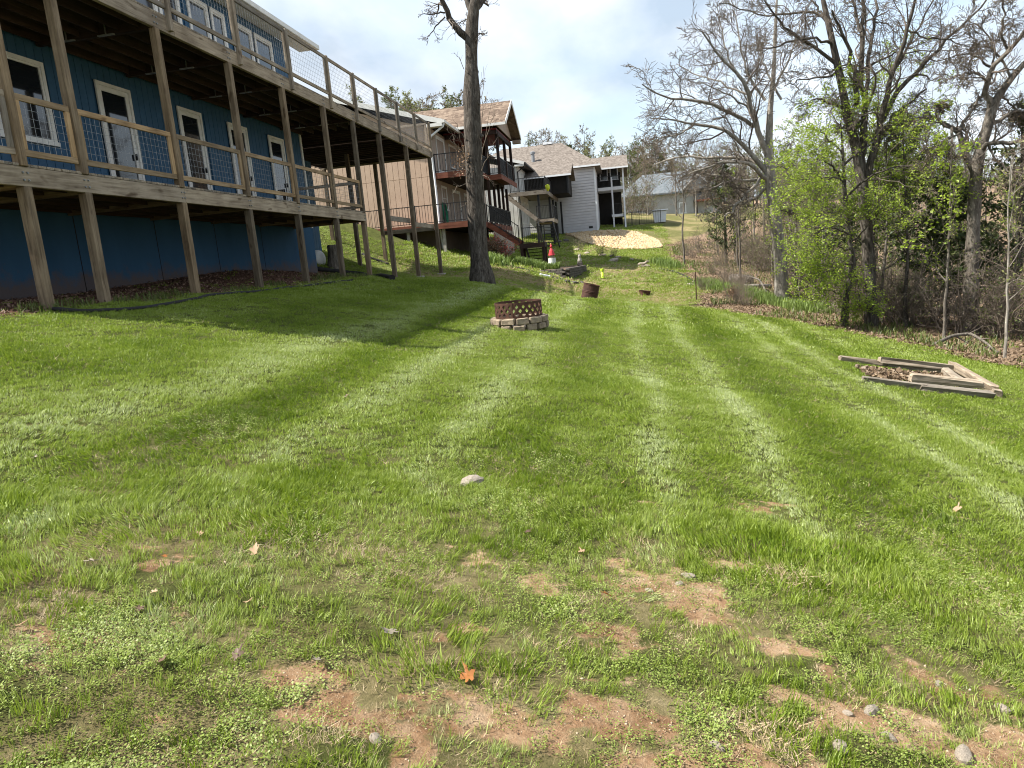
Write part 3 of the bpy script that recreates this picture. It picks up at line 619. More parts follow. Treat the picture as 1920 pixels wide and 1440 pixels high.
glass_door(th, 'x', TX+.012, 1, 39.2, 41.1, UZ, 6.85, 'white_trim'); window(th, 'x', TX+.012, 1, 42.2, 44.2, UZ+.7, 6.8); window(th, 'x', TX+.012, 1, 39.4, 40.6, LZ+.85, 4.2, cols=2, rows=2)
glass_door(th, 'x', TX+.012, 1, 42., 44., LZ, 4.2); glass_door(th, 'x', TX+.012, 1, 45.2, 47.2, LZ, 4.2)
# lower deck, wraps the near side
mb = MB(); mb.span(np.array((-13.6, 36.4, LZ-.05)), np.array((-7.2, 38., LZ))); mb.span(np.array((TX, 38., LZ-.05)), np.array((-7.2, 48.5, LZ))); part('lower_floor', mb, MAT['stain_x'], th)
mb = MB(); mb.span(np.array((-13.6, 36.36, LZ-.30)), np.array((-7.16, 36.4, LZ-.01))); mb.span(np.array((-7.2, 36.4, LZ-.30)), np.array((-7.16, 48.5, LZ-.01))); part('fascia', mb, MAT['stain_x'], th)
mb = MB(); mb.span(np.array((-13.5, 36.45, LZ-.26)), np.array((-7.25, 48.4, LZ-.06))); part('deck_framing', mb, MAT['darkbrown_y'], th)
railing(th, (-13.5, 36.45, LZ), (-7.25, 36.45, LZ), .95, pitch=.15); railing(th, (-7.22, 36.5, LZ), (-7.22, 39.2, LZ), .95); railing(th, (-7.22, 40.6, LZ), (-7.22, 48.4, LZ), .95)
for y in (38.2, 41.4, 43.2, 44.8, 46.4, 48.): post_piece('deck_post', -7.3, y, LZ, UZ-.28, .15, MAT['darkbrown_z'], th)
for x_, y in ((-10.9, 36.6), (-9., 36.6), (-7.35, 36.6), (-7.35, 40), (-7.35, 43), (-7.35, 46), (-7.35, 48.3)): post_piece('deck_pier', x_, y, Hf(x_, y)-.3, LZ-.3, .15, MAT['concrete'] if x_ < -8 else MAT['darkbrown_z'], th)
mb = MB()
for k in range(26): mb.span(np.array((-7.15, 41.+k*.29, Hf(-7.1, 41+k*.29)-.1)), np.array((-7.13, 41.22+k*.29, LZ-.31)))
part('lattice_skirt', mb, MAT['tan_wall_grey'], th)
mb = MB(); mb.box((TX+.05, 38.35, 4.05), (.12, .14, .2)); mb.box((TX+.05, 38.35, 6.6), (.12, .14, .22)); part('wall_lamp', mb, MAT['block_stone'], th)
# stairs down to the landing
ST = thing('deck_stairs', (-6.3, 39.9, 0), 'red brown stained deck stairs and landing dropping toward the low stone wall', 'stairs')
stairs(ST, (-7.15, 39.9, LZ), (-5.45, 39.9, .74), 1.1, 6, 'stain_x', 'darkbrown_x')
mb = MB(); mb.span(np.array((-5.45, 39.3, .58)), np.array((-4.15, 40.5, .62))); part('landing_floor', mb, MAT['stain_x'], ST)
mb = MB(); mb.span(np.array((-5.5, 39.26, .40)), np.array((-4.1, 39.3, .66))); mb.span(np.array((-4.14, 39.3, .40)), np.array((-4.1, 40.5, .66))); part('fascia', mb, MAT['darkbrown_x'], ST)
for x_, y in ((-5.4, 39.36), (-4.2, 39.36), (-5.4, 40.42), (-4.2, 40.42)): post_piece('landing_post', x_, y, Hf(x_, y)-.2, .58, .15, MAT['darkbrown_z'], ST)
stairs(ST, (-4.8, 40.5, .6), (-4.8, 42.0, Hf(-4.8, 42)+.05), 1., 5, 'darkbrown_y', 'darkbrown_x')
railing(ST, (-7.15, 39.33, LZ), (-5.5, 39.33, .74), .9); railing(ST, (-5.45, 40.45, .64), (-4.2, 40.45, .64), .9)

# --- white house with black railings
wh = thing('white_house', (-8, 57, .8), 'white board and batten house with black railed balcony beyond tan house', 'house')
mb = MB(); mb.span(np.array((-20., 57.2, -.5)), np.array((-7.75, 63., 7.0))); part('wall', mb, MAT['white_siding'], wh)
boards(wh, 'x', -7.75, 1, 57.2, 62.9, .5, 7.0, [], MAT['white_siding'], .34, .03, .05, 'batten_board'); boards(wh, 'y', 57.2, -1, -13., -7.8, .5, 7., [], MAT['white_siding'], .34, .03, .05, 'batten_board')
mb = MB(); mb.prism([(-7.05, 56.6, 7.0), (-7.05, 56.6, 7.14), (-14, 56.6, 9.2), (-21, 56.6, 7.14), (-21, 56.6, 7.0), (-14, 56.6, 9.05)], (0, 0, 0), (0, 6.8, 0)); wrf = part('roof', mb, MAT['shingle_brown'], wh)
mb = MB(); mb.beam((-7.03, 56.57, 7.05), (-14, 56.57, 9.1), .03, .22); mb.span(np.array((-7.8, 56.6, 6.86)), np.array((-7.06, 57.2, 6.99))); part('rake_board', mb, MAT['white_trim'], wrf)
mb = MB(); mb.span(np.array((-7.05, 56.6, 7.0)), np.array((-6.93, 63.4, 7.12))); part('gutter', mb, MAT['black_metal'], wrf)
mb = MB(); mb.tube([(-6.98, 56.7, 7.0), (-7.1, 56.8, 6.8), (-7.66, 57.1, 6.5), (-7.66, 57.1, 1.)], .05, 6); part('downspout', mb, MAT['black_metal'], wh)
UB = 4.86
for a, b in ((57.8, 59.0), (59.5, 61.0), (61.3, 62.8)): window(wh, 'x', -7.715, 1, a, b, UB+.02, 6.8, .08); window(wh, 'x', -7.715, 1, a, b, 2.55, 4.4, .08)
mb = MB(); mb.span(np.array((-7.75, 56., UB-.05)), np.array((-5.45, 66., UB))); part('balcony_floor', mb, MAT['weathered_x'], wh)
mb = MB(); mb.span(np.array((-8.3, 55.94, UB-.32)), np.array((-5.4, 56., UB-.01))); mb.span(np.array((-5.45, 56., UB-.32)), np.array((-5.4, 66., UB-.01))); part('fascia', mb, MAT['weathered_x'], wh)
railing(wh, (-8.2, 56.05, UB), (-5.5, 56.05, UB), 1.); railing(wh, (-5.5, 56.1, UB), (-5.5, 66, UB), 1.)
for x_, y in ((-6.1, 56.2), (-5.6, 60.), (-5.6, 63.), (-5.6, 65.8), (-5.2, 66.5), (-4.9, 67.2)): post_piece('balcony_post', x_, y, Hf(x_, y)-.2, UB-.3, .17, MAT['black_metal'], wh)
MZ = 2.62
mb = MB(); mb.span(np.array((-6.3, 55.2, MZ-.28)), np.array((-4.9, 58.4, MZ))); part('landing', mb, MAT['weathered_x'], wh); railing(wh, (-6.2, 55.25, MZ), (-4.95, 55.25, MZ), 1.); railing(wh, (-4.95, 55.3, MZ), (-4.95, 58.3, MZ), 1.)
stairs(wh, (-8.5, 55.6, UB-.05), (-6.2, 55.6, MZ+.05), 1., 9, 'weathered_x', 'weathered_x')
stairs(wh, (-5.6, 55.2, MZ-.1), (-5.0, 53.2, Hf(-5, 53.2)+.05), 1.1, 9, 'black_metal', 'black_metal')
for x_, y in ((-6.2, 55.3), (-5., 55.3), (-5., 58.2)): post_piece('landing_post', x_, y, Hf(x_, y)-.2, MZ-.28, .17, MAT['black_metal'], wh)
hp = MB(); c = at_y(1027, 356, 56.3); hp.lathe([(.02, .5), (.16, .46), (.17, .2), (.1, .06), (.02, .0)], 12, c-np.array([0, 0, .1])); hp.smooth = True
solo('hanging_feeder', hp, MAT['yellow_green'], tuple(c), 'yellow green feeder hanging at the corner of the white house balcony', 'feeder')

# --- grey house with hip roof
GY = 67.
gh = thing('grey_house', (-4, GY, 1.4), 'pale grey lap sided house with brown hip roof above gravel bank', 'house')
ge = at_y(1113, 307, GY); gx1 = at_y(1119, 380, GY)[0]; gz1 = at_y(1116, 309, GY)[2]; gx0 = -12.
mb = MB(); mb.span(np.array((gx0, GY, .6)), np.array((gx1, GY+14, gz1))); part('wall', mb, MAT['grey_siding'], gh)
mb = MB(); lap_siding(mb, gx0, gx1-.12, GY-.002, 1.75, gz1, .25, .06); part('lap_siding', mb, MAT['grey_siding'], gh)
piece('corner_trim', (gx1-.05, GY-.02, (1.2+gz1)/2), (.14, .1, gz1-1.2), MAT['white_metal'], gh); piece('foundation', ((gx0+gx1)/2, GY-.01, 1.2), (gx1-gx0-.3, .1, 1.), MAT['concrete'], gh)
mb = MB(); ez = gz1+.02; x0, x1, y0, y1 = -16., gx1+.5, GY-.6, GY+13.; rx0, rx1 = -11., -5.2; ry = GY+5.5; rz = ez+3.0
mb.add([(x0, y0, ez), (x1, y0, ez), (x1, y1, ez), (x0, y1, ez), (rx0, ry, rz), (rx1, ry, rz), (x0, y0, ez-.18), (x1, y0, ez-.18), (x1, y1, ez-.18), (x0, y1, ez-.18)],
       [(0, 1, 5, 4), (1, 2, 5), (2, 3, 4, 5), (3, 0, 4), (0, 6, 7, 1), (1, 7, 8, 2), (2, 8, 9, 3), (3, 9, 6, 0), (6, 9, 8, 7)]); grf = part('roof', mb, MAT['shingle_brown'], gh)
mb = MB(); mb.span(np.array((x0, y0-.09, ez-.17)), np.array((x1+.03, y0, ez-.02))); part('gutter', mb, MAT['white_metal'], grf)
for px in (1022, 1031): c = at_y(px, 274, ry); mb = MB(); mb.box((c[0], ry, rz+.08), (.4, .5, .22)); part('roof_vent', mb, MAT['white_metal'], grf)
c = at_y(1000, 305, GY+1.5); mb = MB(); mb.lathe([(.16, -1.2), (.16, .75), (.24, .78), (.24, .95), (.12, 1.0)], 12, (c[0], GY+1.5, c[2])); part('flue_pipe', mb, MAT['galv_wire'], grf)
# screened porch in front
sy0, sy1 = 61.2, 66.3; sx1 = at_y(1064, 340, sy0)[0]; sx0 = -8.; sz = at_y(1063, 329, sy0)[2]
mb = MB(); mb.span(np.array((sx0, sy0, UB)), np.array((sx1, sy1, sz))); part('screen_porch', mb, MAT['dark_inside'], gh)
for x_ in (sx1, (sx0+sx1)/2): piece('porch_post', (x_, sy0-.02, (UB+sz)/2), (.14, .14, sz-UB), MAT['black_metal'], gh)
mb = MB(); zc = at_y(1066, 313, sy0+2.5)[2]; yc = (sy0+sy1)/2
mb.prism([(sx1+.35, sy0-.4, sz), (sx1+.35, sy0-.4, sz+.12), (sx1+.35, yc, zc+.3), (sx1+.35, sy1+.3, sz+.12), (sx1+.35, sy1+.3, sz), (sx1+.35, yc, zc+.12)], (0, 0, 0), (-7., 0, 0)); part('porch_roof', mb, MAT['shingle_brown'], gh)
mb = MB(); mb.span(np.array((sx0, sy0-.44, sz-.02)), np.array((sx1+.36, sy0-.4, sz+.12))); part('porch_fascia', mb, MAT['white_metal'], gh)
# recessed back porch
BY = 71.; bx0, bx1 = gx1+.05, at_y(1172, 380, BY)[0]; bz = at_y(1150, 317, BY)[2]; f1 = at_y(1150, 350, BY)[2]; f0 = at_y(1150, 402, BY)[2]
mb = MB(); mb.span(np.array((gx1-.3, BY+3.2, .8)), np.array((bx1-.3, BY+7., bz))); part('rear_wall', mb, MAT['dark_inside'], gh)
mb = MB(); mb.span(np.array((bx0, BY, f1-.3)), np.array((bx1, BY+3.2, f1))); part('upper_porch_floor', mb, MAT['grey_siding'], gh)
mb = MB(); mb.span(np.array((bx0+1.2, BY, f0-.25)), np.array((bx1, BY+3.2, f0))); part('lower_porch_floor', mb, MAT['grey_siding'], gh)
railing(gh, (bx0, BY+.1, f1), (bx1, BY+.1, f1), 1.); railing(gh, (bx0+1.2, BY+.1, f0), (bx1, BY+.1, f0), 1.)
post_piece('porch_post', bx1-.06, BY+.06, Hf(bx1, BY)-.2, bz, .15, MAT['white_metal'], gh); post_piece('porch_post', (bx0+bx1)/2+.1, BY+.06, Hf(bx1, BY)-.2, f1+.9, .15, MAT['grey_siding'], gh)
window(gh, 'y', BY+3.18, -1, bx0+.2, bx0+1.0, f1+.9, f1+2.1, .06, 'grey_siding', 'pane_far'); window(gh, 'y', BY+3.18, -1, bx0+1.2, bx0+2.0, f1+.9, f1+2.2, .06, 'grey_siding', 'pane_far')
mb = MB(); rzz = at_y(1178, 287, BY+3)[2]; mb.prism([(-6, BY-.5, bz), (-6, BY-.5, bz+.14), (-6, BY+4, rzz), (-6, BY+9, bz+.14), (-6, BY+9, bz), (-6, BY+4, rzz-.2)], (0, 0, 0), (bx1+.45+6, 0, 0)); prr = part('rear_roof', mb, MAT['shingle_brown'], gh)
mb = MB(); mb.span(np.array((gx1+.4, BY-.58, bz)), np.array((bx1+.45, BY-.5, bz+.14))); part('rear_gutter', mb, MAT['white_metal'], prr)
piece('vent_grille', (at_y(1108, 426, GY)[0], GY-.05, at_y(1108, 426, GY)[2]), (.36, .05, .2), MAT['black_metal'], gh)

# --- far house
FY = 108.
fh = thing('far_house', (9, FY, 3.8), 'low pale house with blue grey roof seen through bare branches', 'house')
ea = at_y(1159, 371, FY); eb = at_y(1300, 349, FY); wz = 4.2
fx0, fx1 = ea[0]+.6, at_y(1300, 380, FY)[0]; ez = ea[2]
mb = MB(); mb.span(np.array((fx0, FY, 1.5)), np.array((fx1, FY+10, ez))); part('wall', mb, MAT['far_siding'], fh)
mb = MB(); x0, x1, y0, y1 = fx0-.7, fx1+4.2, FY-.7, FY+11; rx0, rx1 = fx0+3.2, fx1-.5; ry = FY+5.; rz = ez+3.3
mb.add([(x0, y0, ez), (x1, y0, ez), (x1, y1, ez), (x0, y1, ez), (rx0, ry, rz), (rx1, ry, rz), (x0, y0, ez-.2), (x1, y0, ez-.2), (x1, y1, ez-.2), (x0, y1, ez-.2)],
       [(0, 1, 5, 4), (1, 2, 5), (2, 3, 4, 5), (3, 0, 4), (0, 6, 7, 1), (1, 7, 8, 2), (2, 8, 9, 3), (3, 9, 6, 0), (6, 9, 8, 7)]); frf = part('roof', mb, MAT['shingle_grey'], fh)
mb = MB(); gxm = fx1+.6; mb.prism([(gxm-2.2, FY-1.2, ez+.1), (gxm, FY-1.2, ez+2.0), (gxm+2.2, FY-1.2, ez+.1)], (0, 0, 0), (0, 5, 0)); part('gable', mb, MAT['shingle_grey'], frf)
mb = MB(); mb.beam((gxm-2.3, FY-1.24, ez+.1), (gxm, FY-1.24, ez+2.1), .05, .2); mb.beam((gxm+2.3, FY-1.24, ez+.1), (gxm, FY-1.24, ez+2.1), .05, .2); part('rake_board', mb, MAT['white_metal'], frf)
mb = MB(); mb.span(np.array((fx1, FY+1.2, 3.)), np.array((fx1+3.9, FY+10, ez))); part('bay_wall', mb, MAT['white_siding'], fh)
dz = at_y(1315, 374, FY)[2]; mb = MB(); mb.span(np.array((fx1+.2, FY-1., dz-.25)), np.array((fx1+3.6, FY+1.2, dz))); part('balcony', mb, MAT['stain_x'], fh); railing(fh, (fx1+.3, FY-.95, dz), (fx1+3.5, FY-.95, dz), 1.)
window(fh, 'y', FY+1.18, -1, fx1+.7, fx1+3., dz+.1, dz+2.3, .12, 'white_metal', 'pane_far', 3); window(fh, 'y', FY-.01, -1, fx0+8., fx0+9., at_y(1240, 395, FY)[2]-.7, at_y(1240, 395, FY)[2]+.9, .1, 'white_metal', 'pane_far')
for x_ in (fx1+.4, fx1+3.4): post_piece('balcony_post', x_, FY-.9, Hf(x_, FY)-.3, dz-.25, .18, MAT['darkbrown_z'], fh)

# --- black fence below the grey house
fc = thing('metal_fence', (3, 76, 2.3), 'black metal picket fence on grass beyond the gravel bank', 'fence')
pts = [at_y(1172, 441, 71.), at_y(1200, 440, 74.), at_y(1240, 436, 76.)]
for a, b in zip(pts[:-1], pts[1:]): a = (a[0], a[1], Hf(a[0], a[1])); b = (b[0], b[1], Hf(b[0], b[1])); railing(fc, a, b, 1.3, pitch=.3, post=2., name='fence_panel')
c = at_y(1238, 428, 77.); cz = Hf(c[0], 77.); tb = thing('garden_bin', (c[0], 77, cz), 'small white bin at the right end of the black fence', 'bin')
mb = MB(); mb.prism([(c[0]-.55, 76.5, cz), (c[0]+.55, 76.5, cz), (c[0]+.7, 76.4, cz+1.1), (c[0]-.7, 76.4, cz+1.1)], (0, 0, 0), (0, 1.2, 0)); part('body', mb, MAT['white_metal'], tb)
mb = MB(); mb.cbox((c[0], 77, cz+1.2), (1.6, 1.5, .12), .04); part('lid', mb, MAT['white_metal'], tb)
# ---------------------------------------------------------------- trees
def batch_tubes(P, Rr, n):
    """P (k,m,3) polylines, Rr (k,m) radii -> V, F"""
    P = np.asarray(P, float); Rr = np.asarray(Rr, float); k, m, _ = P.shape
    T = np.empty_like(P); T[:, 1:-1] = P[:, 2:]-P[:, :-2]; T[:, 0] = P[:, 1]-P[:, 0]; T[:, -1] = P[:, -1]-P[:, -2]
    T /= np.maximum(np.linalg.norm(T, axis=2, keepdims=True), 1e-9)
    ref = np.where(np.abs(T[:, :1, 2:3]) < .85, np.array([0, 0, 1.]), np.array([1., 0, 0])); U = np.cross(T, np.broadcast_to(ref, T.shape))
    U /= np.maximum(np.linalg.norm(U, axis=2, keepdims=True), 1e-6); W = np.cross(T, U); a = np.arange(n)*2*np.pi/n
    V = P[:, :, None]+Rr[:, :, None, None]*(np.cos(a)[:, None]*U[:, :, None]+np.sin(a)[:, None]*W[:, :, None])
    i = np.arange(m-1)[:, None]*n; j = np.arange(n)[None]; q = np.stack([i+j, i+(j+1) % n, i+n+(j+1) % n, i+n+j], -1).reshape(-1, 4)
    F = (q[None]+(np.arange(k)*m*n)[:, None, None]).reshape(-1, 4)
    return V.reshape(-1, 3), F
def join_batches(B):
    V = []; F = []; o = 0
    for v, f in B: V.append(v); F.append(f+o); o += len(v)
    return np.concatenate(V), np.concatenate(F)
def spawn(r, P, Rr, n, m, ang=(.5, 1.1), ln=(.35, .6), rr=(.4, .6), tmin=.25, wander=.22, up=.0, tip=.35, base_len=None):
    """n children on each parent polyline, as (k*n, m) polylines"""
    P = np.asarray(P); Rr = np.asarray(Rr); k, mp, _ = P.shape; N_ = k*n
    L0 = np.linalg.norm(np.diff(P, axis=1), axis=2).sum(1) if base_len is None else np.full(k, base_len)
    t = (tmin+(1-tmin)*(np.arange(n)[None]+r.uniform(0, 1, (k, n)))/n).ravel()*(mp-1); t = np.clip(t, 0, mp-1.001); pi = np.repeat(np.arange(k), n)
    i0 = t.astype(int); f = (t-i0)[:, None]; p = P[pi, i0]*(1-f)+P[pi, i0+1]*f; d = P[pi, i0+1]-P[pi, i0]; d /= np.maximum(np.linalg.norm(d, axis=1, keepdims=True), 1e-9)
    pr = Rr[pi, i0]*(1-f[:, 0])+Rr[pi, i0+1]*f[:, 0]
    rnd = r.normal(size=(N_, 3)); rnd -= (rnd*d).sum(1, keepdims=True)*d; rnd /= np.linalg.norm(rnd, axis=1, keepdims=True)
    a = r.uniform(*ang, N_)[:, None]; d = d*np.cos(a)+rnd*np.sin(a); d[:, 2] += up; d /= np.linalg.norm(d, axis=1, keepdims=True)
    L = L0[pi]*r.uniform(*ln, N_)*(1-.45*t/(mp-1)); st = (L/(m-1))[:, None]
    out = np.empty((N_, m, 3)); out[:, 0] = p
    for j in range(1, m):
        out[:, j] = out[:, j-1]+d*st; d = d+r.normal(size=(N_, 3))*wander; d[:, 2] += up*.3; d /= np.linalg.norm(d, axis=1, keepdims=True)
    r0 = np.minimum(pr*.85, pr*r.uniform(*rr, N_)); rad = r0[:, None]*np.linspace(1, tip, m)[None]; return out, rad
def quads(r, C, size, flat=.6, aspect=.6):
    n = len(C); a = r.uniform(0, 2*np.pi, n); u = np.stack([np.cos(a), np.sin(a), r.normal(0, flat, n)], 1); u /= np.linalg.norm(u, axis=1, keepdims=True)
    w = np.cross(u, r.normal(size=(n, 3))+np.array([0, 0, 1.2])); w /= np.linalg.norm(w, axis=1, keepdims=True); s = size*r.uniform(.6, 1.35, n)[:, None]
    V = np.stack([C-u*s, C+w*s*aspect, C+u*s, C-w*s*aspect], 1).reshape(-1, 3); return V, np.arange(n*4).reshape(n, 4)
def along(r, P, n, tmin=.2):
    k, m, _ = P.shape; t = r.uniform(tmin, 1, (k, n)).ravel()*(m-1.001); i = t.astype(int); f = (t-i)[:, None]; pi = np.repeat(np.arange(k), n)
    return P[pi, i]*(1-f)+P[pi, i+1]*f
leafmat('spring_leaf', [(.17, .26, .02), (.26, .36, .035), (.36, .46, .06)], .5)
leafmat('olive_leaf', [(.055, .085, .018), (.10, .13, .03), (.15, .17, .045)], .35)
leafmat('bud', [(.11, .075, .045), (.18, .13, .07), (.22, .20, .09)], .2)
leafmat('cedar_leaf', [(.030, .050, .016), (.055, .080, .024), (.095, .105, .040)], .2)
leafmat('pale_leaf', [(.15, .18, .05), (.22, .25, .08), (.27, .27, .12)], .4)
leafmat('red_leaf', [(.40, .06, .06), (.52, .12, .10), (.30, .12, .05)], .3)
leafmat('brown_leaf', [(.13, .075, .04), (.24, .15, .085), (.36, .25, .16)], .2)
leafmat('daffodil_leaf', [(.09, .14, .025), (.15, .22, .045), (.23, .31, .09)], .35)
def resample(pts, rad, m):
    pts = np.asarray(pts, float); s = np.r_[0, np.cumsum(np.linalg.norm(np.diff(pts, axis=0), axis=1))]; u = np.linspace(0, s[-1], m)
    # smooth through the given points
    o = np.stack([np.interp(u, s, pts[:, c]) for c in range(3)], 1); o[1:-1] = o[1:-1]*.5+(o[:-2]+o[2:])*.25
    return o, np.interp(u, s, rad)
def tube_part(name, B, mat, parent, smooth=True):
    V, F = join_batches(B); w = WL[parent.name]; return link(bpy.data.objects.new(name, fast_mesh(name, V-np.array(w), F, mat, smooth)), parent, w)
def guided_tree(name, label, cat, Y0, trunk, limbs, bark, twigm, seed, twigs=(7, 7, 5), leaf=None, group=None, sides=12, minr=.006, reach=(.28, .5)):
    """trunk/limbs: ([(px,py)...], r0px, r1px, dY) traced from the photograph at the tree's own distance"""
    r = np.random.default_rng(seed); sc = Y0/FPX
    b = at_y(*trunk[0][0], Y0); gz = Hf(b[0], Y0); b[2] = gz; T = thing(name, tuple(b), label, cat, group)
    def world(lst, dY):
        n = len(lst); return np.array([at_y(px, py, Y0+dY*(i/max(1, n-1))**1.2) for i, (px, py) in enumerate(lst)])
    lst, r0, r1, rads = trunk[0], trunk[1], trunk[2], trunk[3] if len(trunk) > 3 else None
    P = world(lst, 0); P = np.r_[[P[0]-np.array([0, 0, max(.3, P[0][2]-gz+.3)])], P]; rr = np.array(rads)*sc if rads is not None else np.linspace(r0, r1, len(lst))*sc; rr = np.r_[rr[0], rr]
    Pt, Rt = resample(P, rr, 26); Rt = Rt*(1+.05*np.sin(np.arange(26)*1.9+seed)); B0 = [batch_tubes(Pt[None], Rt[None], sides)]
    LP = []; LR = []
    for li in limbs:
        p = world(li[0], li[3]); q, rad = resample(p, np.linspace(li[1], li[2], len(p))*sc, 12); q[1:-1] += r.normal(0, .03, (10, 3)); LP.append(q); LR.append(rad)
    B1 = [batch_tubes(np.array(LP), np.array(LR), 7)] if LP else []
    part_t = tube_part('trunk', B0, MAT[bark], T)
    if LP:
        LPa, LRa = np.array(LP), np.array(LR); tube_part('limbs', B1, MAT[bark], T)
        a1 = spawn(r, LPa, np.maximum(LRa, .02), twigs[0], 7, (.5, 1.2), reach, (.35, .6), .15, .26, .03)
        a2 = spawn(r, a1[0], a1[1], twigs[1], 5, (.5, 1.2), (.4, .7), (.4, .65), .15, .2, .03)
        a3 = spawn(r, a2[0], np.maximum(a2[1], minr), twigs[2], 4, (.35, .95), (.5, .9), (.5, .8), .15, .15, .03)
        tube_part('branches', [batch_tubes(a1[0], np.maximum(a1[1], minr), 5), batch_tubes(a2[0], np.maximum(a2[1], minr*.8), 3)], MAT[twigm], T)
        tube_part('twigs', [batch_tubes(a3[0], np.maximum(a3[1], minr*.7), 3)], MAT[twigm], T)
        if leaf:
            C = np.r_[along(r, a3[0], leaf[1], .3)]; C = C+r.normal(0, leaf[2]*(.6 if leaf[0] == 'bud' else 1.5), C.shape); V, F = quads(r, C, leaf[2]); tube_part(leaf[3] if len(leaf) > 3 else 'buds', [(V, F)], MAT[leaf[0]], T, False)
    return T
def proto_tree(seed, h=14., r0=.22, spread=.5, n=(12, 7, 6, 4), leaf=None, clear=.25, upb=.05, bark='bark_grey', twigm='twig', lean=.05, minr=.012):
    """meshes of a whole free-grown tree at the origin: {part: mesh}"""
    r = np.random.default_rng(seed); m = 14; z = np.linspace(-.4, h, m); P = np.stack([np.cumsum(r.normal(0, lean*h/m, m)), np.cumsum(r.normal(0, lean*h/m, m)), z], 1); P[:, :2] -= P[0, :2]
    Rt = r0*np.linspace(1, .10, m)**.8; Rt[0] *= 1.35
    l1 = spawn(r, P[None], Rt[None], n[0], 8, (.55, 1.15), (spread*.55, spread), (.4, .62), clear, .16, upb); l2 = spawn(r, *l1, n[1], 6, (.5, 1.1), (.35, .6), (.4, .62), .15, .22, .04)
    l3 = spawn(r, *l2, n[2], 4, (.5, 1.1), (.4, .65), (.45, .7), .1, .24, .03); out = {}
    V, F = join_batches([batch_tubes(P[None], Rt[None], 9), batch_tubes(l1[0], np.maximum(l1[1], minr), 6)]); out['trunk'] = fast_mesh('trunk', V, F, MAT[bark], True)
    B = [batch_tubes(l2[0], np.maximum(l2[1], minr*.9), 4), batch_tubes(l3[0], np.maximum(l3[1], minr*.8), 3)]; last = l3
    if n[3]: l4 = spawn(r, *l3, n[3], 3, (.5, 1.1), (.45, .75), (.6, .8), .1, .25, .02); B.append(batch_tubes(l4[0], np.maximum(l4[1], minr*.7), 3)); last = l4
    V, F = join_batches(B); out['crown'] = fast_mesh('crown', V, F, MAT[twigm], True)
    if leaf: C = along(r, last[0], leaf[1], .2); C = C+r.normal(0, leaf[2]*.7, C.shape); V, F = quads(r, C, leaf[2]); out['foliage'] = fast_mesh('foliage', V, F, MAT[leaf[0]])
    return out
def proto_cedar(seed, h=6., w=1.6, n=46):
    r = np.random.default_rng(seed); m = 8; z = np.linspace(-.3, h, m); P = np.stack([r.normal(0, .04, m), r.normal(0, .04, m), z], 1); Rt = .11*h/6*np.linspace(1, .15, m)
    B = []; Q = []
    for k in range(n):
        t = (k+r.uniform())/n; zz = .12*h+t*h*.86; ln = w*(1-t)**.7*r.uniform(.65, 1.15)+.18; a = r.uniform(0, 2*np.pi); s = np.linspace(0, 1, 5)[:, None]
        Q.append(np.array([0, 0, zz])+s*np.array([np.cos(a)*ln, np.sin(a)*ln, ln*.25])+np.array([0, 0, 1])*(s**2)*ln*.18+r.normal(0, .04, (5, 3)))
    Q = np.array(Q); b2 = spawn(r, Q, np.full(Q.shape[:2], .02), 9, 4, (.4, 1.0), (.25, .5), (.4, .6), .15, .2, .08); out = {}
    V, F = join_batches([batch_tubes(P[None], Rt[None], 7), batch_tubes(Q, np.full(Q.shape[:2], .016), 3)]); out['trunk'] = fast_mesh('trunk', V, F, MAT['bark_dark'], True)
    C = along(r, b2[0], 9, .05)+r.normal(0, .05, (len(b2[0])*9, 3)); V, F = quads(r, C, .085, 1., .4); out['foliage'] = fast_mesh('foliage', V, F, MAT['cedar_leaf']); return out
def proto_brush(seed, h=2.6, n=16, leaf=None, mat='twig_pale', lean=.55, minr=.006):
    r = np.random.default_rng(seed); Q = []
    for k in range(n):
        a = r.uniform(0, 2*np.pi); q = r.uniform(0, .45); d = np.array([np.cos(a)*r.uniform(.1, lean), np.sin(a)*r.uniform(.1, lean), 1.]); L_ = h*r.uniform(.55, 1.1); p = np.array([np.cos(a)*q, np.sin(a)*q, -.15]); l = [p]
        for j in range(6): d = d+r.normal(0, .17, 3); d /= np.linalg.norm(d); p = p+d*L_/6; l.append(p)
        Q.append(l)
    Q = np.array(Q); Rq = np.tile(np.linspace(.020, .006, 7), (n, 1)); a1 = spawn(r, Q, Rq, 9, 5, (.5, 1.2), (.25, .5), (.5, .7), .12, .25, .02); a2 = spawn(r, *a1, 5, 3, (.5, 1.2), (.35, .6), (.6, .8), .1, .25, .0); out = {}
    V, F = join_batches([batch_tubes(Q, Rq, 4), batch_tubes(a1[0], np.maximum(a1[1], minr), 3), batch_tubes(a2[0], np.maximum(a2[1], minr*.8), 3)]); out['stems'] = fast_mesh('stems', V, F, MAT[mat], True)
    if leaf: C = along(r, a2[0], leaf[1], .1); C = C+r.normal(0, leaf[2], C.shape); V, F = quads(r, C, leaf[2]); out['foliage'] = fast_mesh('foliage', V, F, MAT[leaf[0]])
    return out
def plant(name, meshes, x, y, s, rz, label, cat, group, z=None):
    o = thing(name, (x, y, Hf(x, y) if z is None else z), label, cat, group); o.rotation_euler = (0, 0, rz); o.scale = (s, s, s*random.uniform(.92, 1.1))
    for k, me in meshes.items(): c = bpy.data.objects.new(k, me); COL.objects.link(c); c.parent = o
    return o

